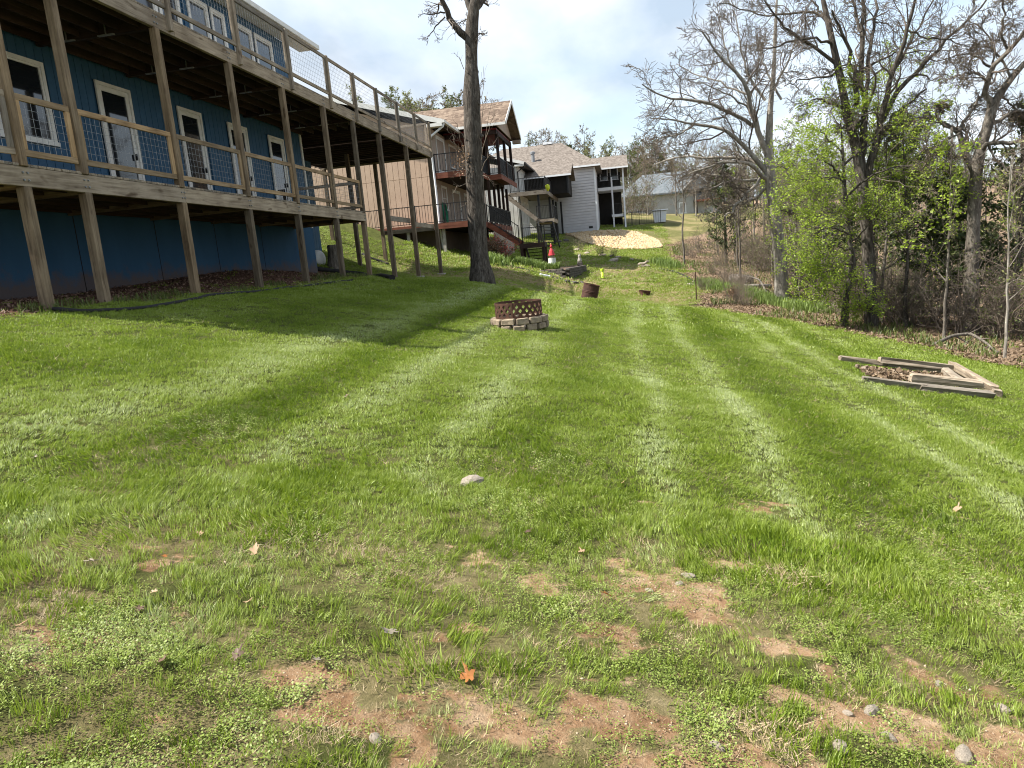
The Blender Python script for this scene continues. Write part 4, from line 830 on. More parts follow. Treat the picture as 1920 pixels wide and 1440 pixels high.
# --- the lopped tree in the middle of the lawn
g = ground_at(905, 531); CY = g[1]
ct = guided_tree('lopped_oak', 'tall dark oak trunk with sawn limb stubs on lawn beside the deck', 'tree', CY,
    ([(905, 531), (903, 515), (900, 495), (897, 460), (893, 400), (890, 330), (887, 270), (885, 215), (885, 190), (884, 165), (884, 130), (884, 90), (883, 60), (887, 25), (893, -10), (900, -60), (905, -140)], 0, 0,
     [27, 22, 18, 17, 16.5, 16, 16, 15, 17.5, 14, 11.5, 11, 11.5, 10.5, 8, 6, 3]),
    [([(878, 72), (866, 62), (852, 50), (842, 35), (833, 12), (826, -15), (815, -60), (800, -110)], 7, 2.5, -1.2), ([(888, 25), (900, 10), (912, -5), (922, -30), (940, -80)], 6, 2, 1.), ([(883, 25), (876, 5), (868, -15), (850, -60)], 5.5, 2, .6),
     ([(837, 22), (820, 24), (805, 26), (790, 27)], 1.6, .6, -.5), ([(834, 32), (815, 50), (805, 65), (800, 85)], 1.4, .5, .4), ([(884, 35), (868, 38), (862, 50)], 1.5, .5, .4), ([(893, 65), (903, 62), (909, 66)], 1., .5, -.3)],
    'bark_dark', 'twig', 5, (5, 5, 4), None, sides=20, minr=.007)
def stub(px, py, rp, dx, dy, mt):
    c = at_y(px, py, CY-.28); mb = MB(); d = np.array([dx, dy, .12]); d /= np.linalg.norm(d); rr = rp*CY/FPX; c = c+np.array([0, .16, 0])-d*.10; p = c-d*.2
    mb.tube([p, c-d*.06, c, c+d*.05], [rr*1.6, rr*1.25, rr, rr*.8], 12); mb.smooth = True; o = part('limb_stub', mb, MAT['bark_dark'], ct)
    m2 = MB(); m2.tube([c+d*.044, c+d*.056], [rr*.72, rr*.55], 12); part('sawn_face', m2, MAT[mt], o)
for a in ((876, 253, 7, -.6, -.8, 'cut_wood'), (886, 127, 5, .1, -1, 'bark_grey'), (871, 129, 5, -1, -.2, 'bark_dark'), (899, 188, 7, 1, -.3, 'bark_dark'), (870, 183, 6, -1, -.3, 'bark_dark'), (887, 186, 5, 0, -1, 'bark_dark'), (906, 252, 3.5, 1, -.4, 'bark_grey')): stub(*a)
r = np.random.default_rng(3); SP = []
for px0, py0, px1, py1 in ((872, 300, 836, 240), (872, 310, 842, 262), (874, 330, 850, 330), (872, 262, 850, 225), (874, 345, 842, 372), (903, 300, 922, 190), (905, 280, 935, 185), (903, 320, 930, 260), (871, 300, 862, 250), (903, 250, 905, 130), (874, 380, 852, 420), (872, 330, 858, 300), (870, 130, 855, 100), (905, 330, 926, 350)):
    p = np.array([at_y(px0+(px1-px0)*t, py0+(py1-py0)*t-6*np.sin(t*3), CY-.25-t*.35) for t in np.linspace(0, 1, 7)]); p[1:] += r.normal(0, .035, (6, 3)); SP.append(p)
SP = np.array(SP); RS = np.tile(np.linspace(.014, .005, 7), (len(SP), 1)); s1 = spawn(r, SP, RS, 5, 5, (.4, 1.), (.25, .5), (.5, .7), .2, .2, .05)
tube_part('sprouts', [batch_tubes(SP, RS, 4), batch_tubes(s1[0], np.maximum(s1[1], .004), 3)], MAT['twig_pale'], ct)
C = np.concatenate([at_y(px, py, CY-.45)+r.normal(0, .17, (60, 3)) for px, py in ((866, 292), (869, 315), (866, 300))]); V, F = quads(r, C, .035); tube_part('clinging_leaves', [(V, F)], MAT['brown_leaf'], ct, False)

# --- the grey-barked tree at the edge of the wood
g = ground_at(1467, 567)
guided_tree('grey_oak', 'pale grey barked tree with wide spreading bare limbs at wood edge', 'tree', g[1],
    ([(1467, 567), (1465, 540), (1463, 478), (1455, 419), (1447, 359), (1444, 335), (1441, 300), (1441, 277), (1443, 228), (1443, 208), (1448, 170), (1452, 120), (1453, 69), (1455, 30), (1458, -30)], 0, 0, [13.5, 11.5, 11, 10.5, 9.5, 9.5, 7.5, 6.5, 5.5, 5, 4, 3.4, 2.8, 2.2, 1.2]),
    [([(1438, 290), (1433, 277), (1418, 238), (1412, 208), (1404, 178), (1394, 148), (1378, 129), (1352, 107), (1332, 79), (1317, 60)], 5.5, 1.3, -1.), ([(1435, 188), (1408, 154), (1396, 120), (1388, 89), (1382, 55), (1376, 20)], 2.6, .9, 1.2), ([(1465, 186), (1443, 145), (1427, 115), (1420, 80)], 2.2, .8, 1.5),
     ([(1413, 238), (1394, 224), (1358, 206), (1328, 190), (1299, 190), (1269, 188), (1255, 184), (1223, 178), (1204, 158)], 3.6, .9, -2.2), ([(1437, 322), (1418, 302), (1400, 281), (1388, 261), (1364, 245), (1328, 236), (1303, 234), (1287, 228), (1259, 224), (1220, 222)], 4.8, .9, -1.), ([(1299, 236), (1279, 253), (1239, 257), (1220, 273)], 1.8, .7, -.6),
     ([(1440, 337), (1423, 326), (1414, 308), (1388, 302), (1358, 302), (1328, 318), (1299, 322), (1270, 335)], 4.2, .9, -2.), ([(1435, 320), (1418, 302), (1398, 294), (1348, 296), (1299, 294), (1259, 296), (1225, 310)], 4., .9, 1.6), ([(1421, 335), (1394, 339), (1370, 337), (1342, 349), (1320, 356)], 3., 1.2, -1.4), ([(1380, 334), (1368, 331), (1332, 328), (1309, 322)], 2.4, 1.5, .6),
     ([(1430, 330), (1398, 363), (1378, 387), (1358, 407)], 2.8, 1.8, -1.6), ([(1440, 350), (1414, 375), (1386, 385), (1356, 387), (1330, 400)], 2.6, .9, .8), ([(1445, 322), (1457, 310), (1471, 294), (1490, 262)], 3., .9, 1.), ([(1448, 170), (1470, 130), (1488, 90), (1500, 40)], 2.4, .8, .9), ([(1450, 392), (1475, 396), (1495, 398)], 2., .8, .8),
     ([(1404, 178), (1370, 165), (1340, 150), (1300, 140), (1270, 120)], 2., .7, 1.6), ([(1378, 129), (1360, 90), (1352, 50), (1345, 15)], 1.8, .6, .8), ([(1412, 208), (1385, 190), (1350, 168), (1310, 155)], 2., .7, -1.6)],
    'bark_pale', 'twig', 11, (10, 8, 5), ('bud', 1, .018), sides=14, minr=.009)
# --- the tall dark many-stemmed tree
g = ground_at(1635, 611); TYD = g[1]
guided_tree('tall_oak', 'tall dark trunk splitting into many upright bare stems above green leaves', 'tree', TYD,
    ([(1636, 611), (1633, 590), (1630, 500), (1623, 400), (1613, 310), (1606, 270), (1596, 250), (1587, 208), (1576, 146), (1564, 94), (1553, 42), (1543, 0), (1530, -60)], 0, 0, [13, 11, 10, 9.5, 9, 9, 7.5, 6.6, 6, 5.4, 4.6, 3.6, 2]),
    [([(1613, 300), (1624, 219), (1620, 177), (1614, 104), (1614, 42), (1616, -10)], 6.5, 2.4, .8), ([(1614, 60), (1605, 25), (1595, -10)], 2.6, 1.6, .4), ([(1606, 200), (1603, 142), (1591, 94), (1572, 54), (1560, 20)], 4.2, 1.6, -.8), ([(1622, 190), (1626, 146), (1632, 83), (1641, 31), (1650, -20)], 3.8, 1.8, 1.2),
     ([(1628, 330), (1645, 262), (1655, 219), (1664, 177), (1674, 135), (1687, 94), (1703, 42), (1718, -10)], 6.2, 2., -1.), ([(1655, 225), (1666, 194), (1693, 162), (1728, 121), (1766, 90), (1791, 54), (1822, 38), (1853, -5)], 4.6, 1.3, .8), ([(1650, 250), (1662, 235), (1697, 198), (1737, 167)], 3., 1.6, 1.), ([(1674, 135), (1690, 110), (1720, 60), (1750, 0)], 2.8, 1.2, .6),
     ([(1566, 118), (1556, 109), (1516, 83), (1487, 61), (1457, 36), (1433, 0)], 3.4, 1.2, -.6), ([(1560, 82), (1546, 73), (1497, 73), (1457, 85), (1427, 101)], 2.6, .8, -1.2), ([(1554, 45), (1542, 30), (1526, 22), (1467, 28), (1437, 26), (1408, 16), (1348, 6)], 2.6, .8, .8), ([(1590, 215), (1560, 190), (1530, 185), (1500, 200)], 2.2, .8, -1.2), ([(1575, 140), (1540, 145), (1505, 150), (1470, 162)], 2.2, .7, .7),
     ([(1612, 130), (1640, 118), (1675, 100), (1720, 95), (1770, 88)], 2., .7, -1.), ([(1553, 42), (1530, 10), (1500, -20)], 2.2, 1., .5), ([(1700, 55), (1735, 70), (1775, 75), (1810, 85)], 1.8, .6, -.6), ([(1624, 219), (1600, 235), (1570, 240)], 2., .8, -.7)],
    'bark_dark', 'twig', 17, (9, 8, 5), ('bud', 1, .015), sides=14, minr=.0065)
# --- the gnarled pair at the right edge
g = ground_at(1822, 640)
guided_tree('gnarled_oak', 'gnarled oak with crooked mossy limbs reaching over the right edge', 'tree', g[1]+1.5,
    ([(1818, 640), (1820, 590), (1822, 500), (1826, 400), (1830, 330), (1832, 292), (1845, 262), (1853, 240), (1857, 204), (1866, 188), (1874, 177), (1895, 146), (1920, 119), (1960, 80)], 0, 0, [16, 13, 11, 10, 9.5, 8.8, 8.2, 8, 7.4, 6.8, 6.2, 5, 4.2, 2.5]),
    [([(1857, 204), (1849, 152), (1857, 125), (1891, 98), (1920, 62), (1960, 20)], 5., 2., -.8), ([(1855, 235), (1862, 229), (1895, 212), (1920, 210), (1970, 195)], 4.2, 1.8, .8), ([(1838, 285), (1845, 273), (1874, 264), (1920, 264), (1980, 255)], 4.4, 2., -1.), ([(1826, 320), (1810, 287), (1797, 246), (1785, 240), (1760, 223), (1737, 219), (1710, 222)], 6., 1.2, .6),
     ([(1797, 246), (1815, 215), (1840, 180), (1850, 172)], 2.6, 1.2, 1.), ([(1760, 223), (1753, 210), (1757, 202), (1772, 203)], 2.2, 1., .2), ([(1850, 155), (1832, 138), (1800, 140), (1785, 145)], 2.2, .8, -1.), ([(1857, 125), (1840, 112), (1815, 102), (1790, 103)], 2.2, .8, .5), ([(1874, 177), (1885, 190), (1905, 205), (1930, 208)], 2., .9, .8), ([(1891, 98), (1875, 60), (1885, 20), (1880, -20)], 2.4, 1., -.6), ([(1785, 240), (1783, 290), (1770, 310)], 2.2, .9, -.8),
     ([(1800, 250), (1770, 262), (1745, 285), (1735, 300)], 2., .7, -1.), ([(1845, 262), (1868, 300), (1895, 320), (1925, 330)], 2., .8, -1.2), ([(1895, 146), (1880, 120), (1860, 80), (1835, 50), (1815, 30)], 2.2, .7, .7)],
    'bark_grey', 'twig', 23, (10, 8, 6), ('bud', 1, .019), sides=12, minr=.0075)
# --- the spring green understorey tree
g = ground_at(1583, 604)
gt = guided_tree('spring_maple', 'slim bent understorey tree with layered bright green spring leaves', 'tree', g[1]-1.,
    ([(1583, 606), (1586, 560), (1594, 520), (1601, 495), (1598, 470), (1590, 440), (1585, 380), (1582, 330), (1580, 280), (1576, 230)], 0, 0, [6.5, 5.5, 5, 5, 4.6, 4.2, 3.6, 3, 2, 1]),
    [([(1584, 375), (1605, 350), (1640, 325), (1690, 310), (1735, 305)], 2.2, .7, -1.2), ([(1582, 340), (1560, 310), (1540, 295), (1520, 285)], 2., .7, -1.), ([(1581, 310), (1610, 285), (1650, 262), (1700, 255)], 2., .6, .9), ([(1580, 290), (1555, 262), (1535, 245), (1515, 232)], 1.8, .6, -.8), ([(1598, 470), (1575, 462), (1550, 458), (1520, 465)], 1.6, .6, -1.), ([(1600, 490), (1575, 500), (1550, 512), (1528, 508)], 1.6, .6, -.8),
     ([(1578, 250), (1590, 220), (1600, 195), (1605, 175)], 1.4, .5, .4), ([(1585, 400), (1562, 385), (1535, 377), (1512, 372)], 1.6, .5, .8), ([(1595, 450), (1615, 440), (1640, 400), (1660, 390)], 1.6, .5, -.8), ([(1592, 440), (1560, 430), (1530, 427), (1508, 438)], 1.6, .5, -1.4), ([(1600, 500), (1610, 540), (1612, 575)], 1.5, .7, -.5), ([(1586, 560), (1565, 545), (1540, 547), (1520, 545)], 1.4, .5, -.9), ([(1582, 330), (1552, 335), (1525, 331), (1500, 338)], 1.6, .5, -1.2)],
    'bark_dark', 'twig', 29, (8, 7, 5), ('spring_leaf', 7, .030, 'foliage'), sides=10, minr=.0045, reach=(.6, 1.0))
# --- prototypes and the wood
PB = [proto_tree(101, 15, .22, .5, (12, 7, 6, 3), ('bud', 2, .05)), proto_tree(102, 17, .25, .42, (13, 7, 6, 3), ('pale_leaf', 2, .06)), proto_tree(103, 13, .18, .55, (11, 7, 6, 3), ('bud', 2, .05), bark='bark_pale', twigm='twig_pale'), proto_tree(104, 16, .22, .45, (12, 7, 6, 3), ('olive_leaf', 3, .07))]
PS = [proto_tree(111, 7, .06, .42, (10, 6, 5, 0), ('spring_leaf', 3, .06), .3, minr=.007), proto_tree(112, 6, .05, .45, (10, 6, 5, 0), ('pale_leaf', 2, .045), .3, bark='bark_pale', twigm='twig_pale', minr=.007), proto_tree(113, 8, .07, .4, (10, 6, 5, 0), None, .35, minr=.008)]
PC = [proto_cedar(121, 6, 1.6, 60), proto_cedar(122, 7.5, 1.9, 70), proto_cedar(123, 4.5, 1.5, 50)]
PR = [proto_brush(131), proto_brush(132, 3.2, 18, ('olive_leaf', 1, .04)), proto_brush(133, 2.2, 20, ('pale_leaf', 1, .03)), proto_brush(134, 2.8, 14, None, 'twig')]
PF = [proto_tree(151, 15, .25, .5, (12, 7, 6, 0), ('bud', 3, .10), minr=.026), proto_tree(152, 16, .25, .45, (12, 7, 6, 0), ('pale_leaf', 4, .12), minr=.024), proto_tree(153, 15, .22, .5, (12, 7, 6, 0), ('olive_leaf', 5, .13), minr=.024), proto_tree(154, 14, .22, .55, (12, 7, 6, 0), ('bud', 2, .09), bark='bark_pale', twigm='twig_pale', minr=.028)]
r = np.random.default_rng(9); random.seed(9)
def at_px(px, py): q = ground_at(px, py); return q[0], q[1]
# named few: each has its own place
def named(name, ms, px, py, s, rz, label, cat, dy=0):
    x, y = at_px(px, py); t = (y+dy)/y; return plant(name, ms, x*t, y+dy, s, rz, label, cat, None)
named('pale_sapling', PS[2], 1282, 497, .95, .4, 'thin pale double-stemmed sapling before the dark cedar at far lawn edge', 'tree')
named('cedar', PC[1], 1362, 500, .80, 1.0, 'dark green cedar left of the pale grey tree', 'tree', 2.)
named('cedar', PC[0], 1535, 575, .62, 2.0, 'low dark cedar between pale grey tree and bent green tree', 'tree', 2.5)
named('cedar', PC[1], 1690, 610, .85, 3.0, 'large dark cedar filling the wood right of the tall dark trunk', 'tree', 3.5)
named('cedar', PC[0], 1590, 590, .75, .3, 'dark cedar directly behind the bent green tree', 'tree', 4.5)
named('cedar', PC[2], 1775, 630, 1.0, 4.0, 'shaggy cedar in the shade left of the gnarled oak', 'tree', 2.2)
named('cedar', PC[1], 1905, 655, .8, 5.0, 'dark cedar at the far right edge of the wood', 'tree', 4.)
named('slim_tree', PS[0], 1655, 612, .9, .5, 'slim leafy sapling just right of the tall dark trunk', 'tree', .8)
named('slim_tree', PS[0], 1770, 640, .72, 1.5, 'thin sapling with pale green leaves left of gnarled oak', 'tree', .4)
named('slim_tree', PS[1], 1885, 675, .72, 2.5, 'pale twiggy sapling at right edge of lawn', 'tree', .3)
named('slim_tree', PS[1], 1545, 585, .85, 3.5, 'pale sapling just left of the bent green tree', 'tree', .8)
named('slim_tree', PS[2], 1392, 545, .85, 4.5, 'bare leaning sapling left of pale grey tree trunk', 'tree', 2)
named('slim_tree', PS[0], 1500, 560, .8, 5.5, 'leafy green sapling right behind pale grey tree', 'tree', 3)
# thicket along the edge
def top_scale(x, y, h, py):
    """scale that brings the top of a plant of height h to the picture height py where it stands"""
    px = 960+FPX*(RCW[:, 0] @ np.array([x, y, 0.]))/(RCW[:, 2] @ np.array([x, y, 0.])); zt = at_y(px, py, y)[2]; return max(.15, (zt-Hf(x, y))/h)
def hgt(ms): return max(v.co.z for me in ms.values() for v in me.vertices)
HT = {id(m): hgt(m) for m in PB+PS+PC+PR+PF}
LOOK = {id(m): w for m, w in zip(PB+PF+PC+PS+PR, ['bare brown', 'pale green budding', 'bare pale barked', 'olive leafed', 'bare brown', 'pale green budding', 'olive leafed', 'bare pale barked', 'slim dark', 'tall dark', 'short dark', 'leafy green', 'pale twiggy', 'leafless', 'pale leafless', 'tall olive leafed', 'low pale leafed', 'dark leafless'])}
def fit(name, ms, x, y, py, lab, cat, grp, lo=.3, hi=1.6):
    lab = LOOK[id(ms)]+' '+lab; plant(name, ms, x, y, min(hi, max(lo, top_scale(x, y, HT[id(ms)], py))), r.uniform(0, 6.3), lab, cat, grp)
for k in range(44):
    y = r.uniform(15, 56); x = wood_edge(y)+r.uniform(2.0, 7.) if k % 4 else wood_edge(y)+r.uniform(1.0, 2.)
    if y < 32 and .17 < x/y < .262: continue                # the pale grey trunk stands clear there
    plant('brush', PR[k % 4], x, y, r.uniform(.55, 1.0) if k % 4 else r.uniform(.3, .55), r.uniform(0, 6.3), LOOK[id(PR[k % 4])]+' brush in the thicket along the wood edge', 'shrub', 'thicket along the wood edge')
for k in range(60):
    y = r.uniform(17, 62); x = wood_edge(y)+r.uniform(2.5, 13)
    fit('understorey_tree', PS[k % 3], x, y, r.uniform(270, 400), 'young tree deeper inside the wood', 'tree', 'young trees inside the wood', .4, 1.3)
for k in range(32):
    y = r.uniform(22, 80); x = wood_edge(y)+r.uniform(4, 26)
    fit('inner_cedar', PC[k % 3], x, y, r.uniform(320, 440), 'cedar deep inside the wood', 'tree', 'cedars inside the wood', .4, 1.5)
for k in range(46):
    y = r.uniform(32, 95); x = wood_edge(y)+r.uniform(5, 40); fit('wood_tree', PB[k % 4], x, y, r.uniform(235, 340), 'tree standing deeper in the wood', 'tree', 'bare trees in the wood', .25, .9)
for k in range(22):
    y = r.uniform(13, 26); x = wood_edge(y)+r.uniform(2.5, 9)
    m = PR[k % 4]; plant('brush', m, x, y, r.uniform(.7, 1.1), r.uniform(0, 6.3), LOOK[id(m)]+' brush among the trunks at the right of the wood', 'shrub', 'growth among the trunks at right')
# the hill behind and the trees past the houses
for k in range(150):
    px = r.uniform(1180, 2050); Y_ = r.uniform(90, 190) if px > 1380 else r.uniform(124, 190); x = at_y(px, 400, Y_)[0]
    m = PF[int(r.integers(0, 4))] if r.uniform() < .78 else PC[int(r.integers(0, 3))]
    fit('hill_tree', m, x, Y_, r.uniform(250, 330) if m in PF else r.uniform(290, 340), 'tree on the wooded hill far behind' if m in PF else 'cedar on the wooded hill far behind', 'tree', 'trees on the far hill', .3, 2.2)
for k in range(80):
    px = r.uniform(660, 900) if k % 2 else r.uniform(980, 1250); Y_ = r.uniform(122, 160); x = at_y(px, 400, Y_)[0]
    fit('skyline_tree', PF[int(r.integers(0, 4))], x, Y_, r.uniform(160, 205) if px < 900 else r.uniform(240, 290), 'tree on the skyline behind the houses', 'tree', 'trees behind the houses', .3, 2.)
x = at_y(1066, 300, 92)[0]; plant('skyline_cedar', proto_cedar(125, 9, 3.6, 130), x, 92, top_scale(x, 92., 9, 258), 1., 'broad dark evergreen rising behind the brown hip roof', 'tree', None)
for px, py, Y_, s in ((1190, 380, 92, 1.3), (1172, 390, 96, 1.), (1215, 400, 98, .9)):
    x = at_y(px, py, Y_)[0]; plant('yard_shrub', PR[1], x, Y_, s*1.4, r.uniform(0, 6), 'bushy shrub growing in front of the far house', 'shrub', 'shrubs by the far house')

PG = proto_tree(161, 6.5, .07, .55, (11, 7, 6, 3), ('spring_leaf', 3, .034), .4, .0, 'bark_dark', 'twig', minr=.005)
for px, py, s, dy, lab in ((1700, 622, .95, 1.2, 'spring green leafy tree right of the tall dark trunk'), (1530, 590, .80, 1.6, 'spring green leafy tree just right of pale grey trunk'), (1640, 600, 1.12, 2.6, 'taller spring green tree behind the tall dark trunk')): named('green_tree', PG, px, py, s, px*.7, lab, 'tree', dy)
for px, Y_, lab in ((1215, 96, 'bare tree before the left half of far house'), (1268, 92, 'bare tree before the middle of far house'), (1305, 90, 'bare tree before the balcony of far house'), (1340, 84, 'bare tree right of the far house')):
    x = at_y(px, 400, Y_)[0]; plant('yard_tree', PF[3 if px % 2 else 0], x, Y_, top_scale(x, float(Y_), 15., 305), px*.3, lab, 'tree', None)
# ---------------------------------------------------------------- things on the lawn
def rock_mesh(name, seed, mat, sub=1, flat=.65):
    import bmesh
    bm = bmesh.new(); bmesh.ops.create_icosphere(bm, subdivisions=sub, radius=1.); r = np.random.default_rng(seed)
    k = r.normal(size=(5, 3)); k /= np.linalg.norm(k, axis=1, keepdims=True)
    for v in bm.verts:
        d = np.array(v.co); s = 1+.16*np.sin((k @ d)*3.1+seed).sum()/2+r.normal(0, .05); v.co = Vector((d[0]*s*1.15, d[1]*s*.9, d[2]*s*flat))
    me = bpy.data.meshes.new(name); bm.to_mesh(me); bm.free(); me.materials.append(MAT[mat]); return me
ROCK = [rock_mesh('stone', k, 'field_stone', 2) for k in range(4)]; PALE = rock_mesh('stone', 31, 'field_stone', 2, .3); ROCKD = [rock_mesh('stone', 10+k, 'block_dark', 2) for k in range(2)]
def up_rot(x, y):
    e = .15; n = Vector((-(Hf(x+e, y)-Hf(x-e, y))/(2*e), -(Hf(x, y+e)-Hf(x, y-e))/(2*e), 1)).normalized(); return n.to_track_quat('Z', 'Y').to_matrix()

# --- fire pit: two courses of split blocks, a pierced steel ring on them
q = ground_at(967, 621); FX, FYc = q[0]+.0, q[1]+.56; FZ = Hf(FX, FYc)-.02
pit = thing('fire_pit', (FX, FYc, FZ), 'round fire pit of two courses of tan split stone blocks on lawn', 'fire pit')
for c in range(2):
    n = 13 if c == 0 else 12; rr = .475
    for k in range(n):
        a = 2*math.pi*(k+.5*c)/n; wv = 2*math.pi*rr/n-(.03 if c == 0 else .012); mb = MB(); jr = rr+random.uniform(-.012, .012); zz = .062+c*.122
        mb.cbox((0, 0, 0), (.155, wv*random.uniform(.93, 1.0), .116), .016)
        v = mb.v[0]; v[:, :] += np.random.default_rng(k+40*c).normal(0, .005, v.shape); v[:, 1] *= 1+v[:, 0]*1.6
        me = mb.mesh('block', MAT['block_stone']); o = link(bpy.data.objects.new('block', me), pit, (FX+jr*math.cos(a), FYc+jr*math.sin(a), FZ+zz)); o.rotation_euler = (0, random.uniform(-.02, .02), a+random.uniform(-.04, .04))
mb = MB(); mb.lathe([(.40, 0), (.40, .05), (.05, .07), (.01, .07)], 20, (FX, FYc, FZ)); part('ash_bed', mb, MAT['block_dark'], pit)
fr = thing('fire_ring', (FX, FYc, FZ+.24), 'rusty steel fire ring pierced with a lattice, on stone blocks', 'fire ring'); RR, RH = .445, .295
def band(z0, z1, r=RR, n=48, a0=0, a1=2*math.pi, th=.004):
    mb = MB(); V = []; A = np.linspace(a0, a1, n+1)
    for t in A:
        for rr in (r-th, r+th):
            for z in (z0, z1): V.append((FX+rr*math.cos(t), FYc+rr*math.sin(t), FZ+.235+z))
    F = []
    for i in range(n):
        b = i*4; F += [(b, b+1, b+5, b+4), (b+2, b+6, b+7, b+3), (b+1, b+3, b+7, b+5), (b, b+4, b+6, b+2)]
    return mb.add(V, F)
part('top_band', band(.255, RH), MAT['rust'], fr); part('bottom_band', band(0, .035), MAT['rust'], fr)
mb = MB(); NC = 22
def strip(a0, z0, a1, z1, w):
    n = 5; P = []
    for i in range(n+1):
        t = i/n; a = a0+(a1-a0)*t; z = z0+(z1-z0)*t; P.append((a, z))
    da = (a1-a0)*RR; dz = z1-z0; Ln = math.hypot(da, dz); pa, pz = -dz/Ln*w/2/RR, da/Ln*w/2; V = []; F = []
    for a, z in P:
        for s in (-1, 1):
            for rr in (RR-.003, RR+.003): V.append((FX+rr*math.cos(a+s*pa), FYc+rr*math.sin(a+s*pa), FZ+.235+z+s*pz))
    for i in range(n): b = i*4; F += [(b, b+1, b+5, b+4), (b+2, b+6, b+7, b+3), (b+1, b+3, b+7, b+5), (b, b+4, b+6, b+2)]
    mb.add(V, F)
for k in range(NC):
    a = 2*math.pi*k/NC; s = 2*math.pi/NC; strip(a, .03, a+s*1.5, .26, .040); strip(a+s*1.5, .03, a, .26, .040)
part('lattice', mb, MAT['rust'], fr)
for a in (-1.75, .3, 2.4): part('seam_plate', band(.0, RH+.004, RR+.006, 3, a, a+.09), MAT['rust'], fr)

# --- leaning burn barrel and the low ring past the crest
c = at_y(1105, 550, 25.4); bz = Hf(c[0], 25.4)
lean_ax = np.array(Matrix.Rotation(R(15), 3, 'Y')); bl = thing('burn_barrel', (c[0], 25.4, bz), 'rusty brown steel barrel leaning right behind the lawn crest', 'barrel')
def lb(prof, n=28, closed=False): m = MB(); m.lathe(prof, n, (c[0]-.12, 25.4, bz-.06), lean_ax, closed); m.smooth = False; return m
Hh = .88; part('drum', lb([(.285, 0), (.285, Hh), (.275, Hh), (.275, .04), (.0, .04)]), MAT['rust_dark'], bl)
for z in (.30, .34, .60, .64): part('hoop', lb([(.286, z-.02), (.298, z-.008), (.298, z+.008), (.286, z+.02)]), MAT['rust_dark'], bl)
part('rim', lb([(.286, Hh-.025), (.297, Hh-.02), (.297, Hh+.004), (.27, Hh+.004), (.27, Hh-.02)], closed=True), MAT['rust'], bl)
q = ground_at(1208, 555); lr = thing('low_ring', (q[0], q[1], q[2]), 'low rusty steel ring lying alone on far grass', 'fire ring'); ro = np.array(Matrix.Rotation(R(9), 3, 'Y'))
mb = MB(); mb.lathe([(.27, .0), (.25, .06), (.25, .17), (.28, .26), (.265, .26), (.235, .17), (.235, .06), (.255, .0)], 24, tuple(q+np.array([0, .2, -.03])), ro, True); part('ring_wall', mb, MAT['rust'], lr)
mb = MB(); mb.lathe([(.235, .09), (.235, .11), (.02, .12), (.02, .10)], 24, tuple(q+np.array([0, .2, -.03])), ro); part('ash_bed', mb, MAT['block_dark'], lr)
# --- lime green standpipe
q = ground_at(1130, 522); sp_ = thing('standpipe', tuple(q), 'lime green plastic standpipe standing on the grass', 'pipe')
mb = MB(); mb.lathe([(.13, -.05), (.13, .04), (.085, .08), (.078, .42)], 16, tuple(q)); mb.smooth = True; part('pipe', mb, MAT['lime_plastic'], sp_)
mb = MB(); mb.lathe([(.098, .40), (.098, .50), (.05, .52), (.01, .525)], 16, tuple(q)); part('cap', mb, MAT['lime_plastic'], sp_)
# --- metal stake
q = ground_at(1306, 563); sk = thing('metal_stake', tuple(q), 'dark metal stake upright at the lawn edge beside the daffodils', 'stake')
mb = MB(); mb.box((q[0], q[1], q[2]+.42), (.042, .008, 1.5)); mb.box((q[0], q[1]+.018, q[2]+.42), (.008, .03, 1.5)); part('shaft', mb, MAT['rust_dark'], sk)
mb = MB(); [mb.box((q[0], q[1]-.01, q[2]+.15+.12*k), (.02, .016, .02)) for k in range(8)]; part('studs', mb, MAT['rust_dark'], sk)

# --- raised bed of old timbers
def gp(px, py): return ground_at(px, py)
rb = thing('timber_bed', tuple(gp(1730, 715)), 'broken square of old grey landscape timbers full of dead leaves', 'planter')
def timber(pa, pb, za=0., zb=0., w=.125, h=.11, name='timber'):
    a = gp(*pa); b = gp(*pb); a = a+np.array([0, 0, h*.42+za]); b = b+np.array([0, 0, h*.42+zb]); mb = MB(); mb.beam(a, b, w, h, .018)
    v = mb.v[0]; v += np.random.default_rng(int(pa[0])).normal(0, .013, v.shape); d = np.abs(b-a); part(name, mb, MAT['weathered_x' if d[0] > d[1] else 'weathered_y'], rb)
timber((1573, 677), (1680, 690)); timber((1665, 689), (1800, 704)); timber((1648, 688), (1788, 703), .095, .10)
timber((1800, 704), (1845, 728)); timber((1782, 698), (1866, 742), .10, .06); timber((1838, 723), (1872, 745))
timber((1615, 716), (1735, 732)); timber((1725, 731), (1862, 748)); timber((1706, 724), (1840, 738), .095, .10); timber((1772, 705), (1808, 730), .05, .05)

# --- stone retaining wall and what stands on it
A, Cn, B_ = np.array([-5.4, 37.2, 0]), gp(1065, 524), gp(1097, 509); ztop = at_y(1064, 503, Cn[1])[2]
rw = thing('block_wall', tuple(Cn), 'dark stone block retaining wall with a corner below the stairs', 'wall'); bh_ = .115
for P, Q in ((A, Cn), (Cn, B_)):
    P = P[:2]; Q = Q[:2]; Ln = np.linalg.norm(Q-P); d = (Q-P)/Ln; n = int(Ln/.33); an = math.atan2(d[1], d[0])
    for k in range(6):
        for j in range(n):
            u = P+d*((j+.5+(.5 if k % 2 else 0))*.33); zz = ztop-bh_*(k+.5)
            if np.dot(u-P, d) > Ln+.05 or zz+bh_/2 < Hf(u[0], u[1])-.02: continue
            o = piece('block', (u[0]+random.uniform(-.012, .012), u[1]+random.uniform(-.02, .02), zz), (.315, .2, .108), MAT['block_dark'], rw, .014); o.rotation_euler = (0, 0, an+random.uniform(-.03, .03))
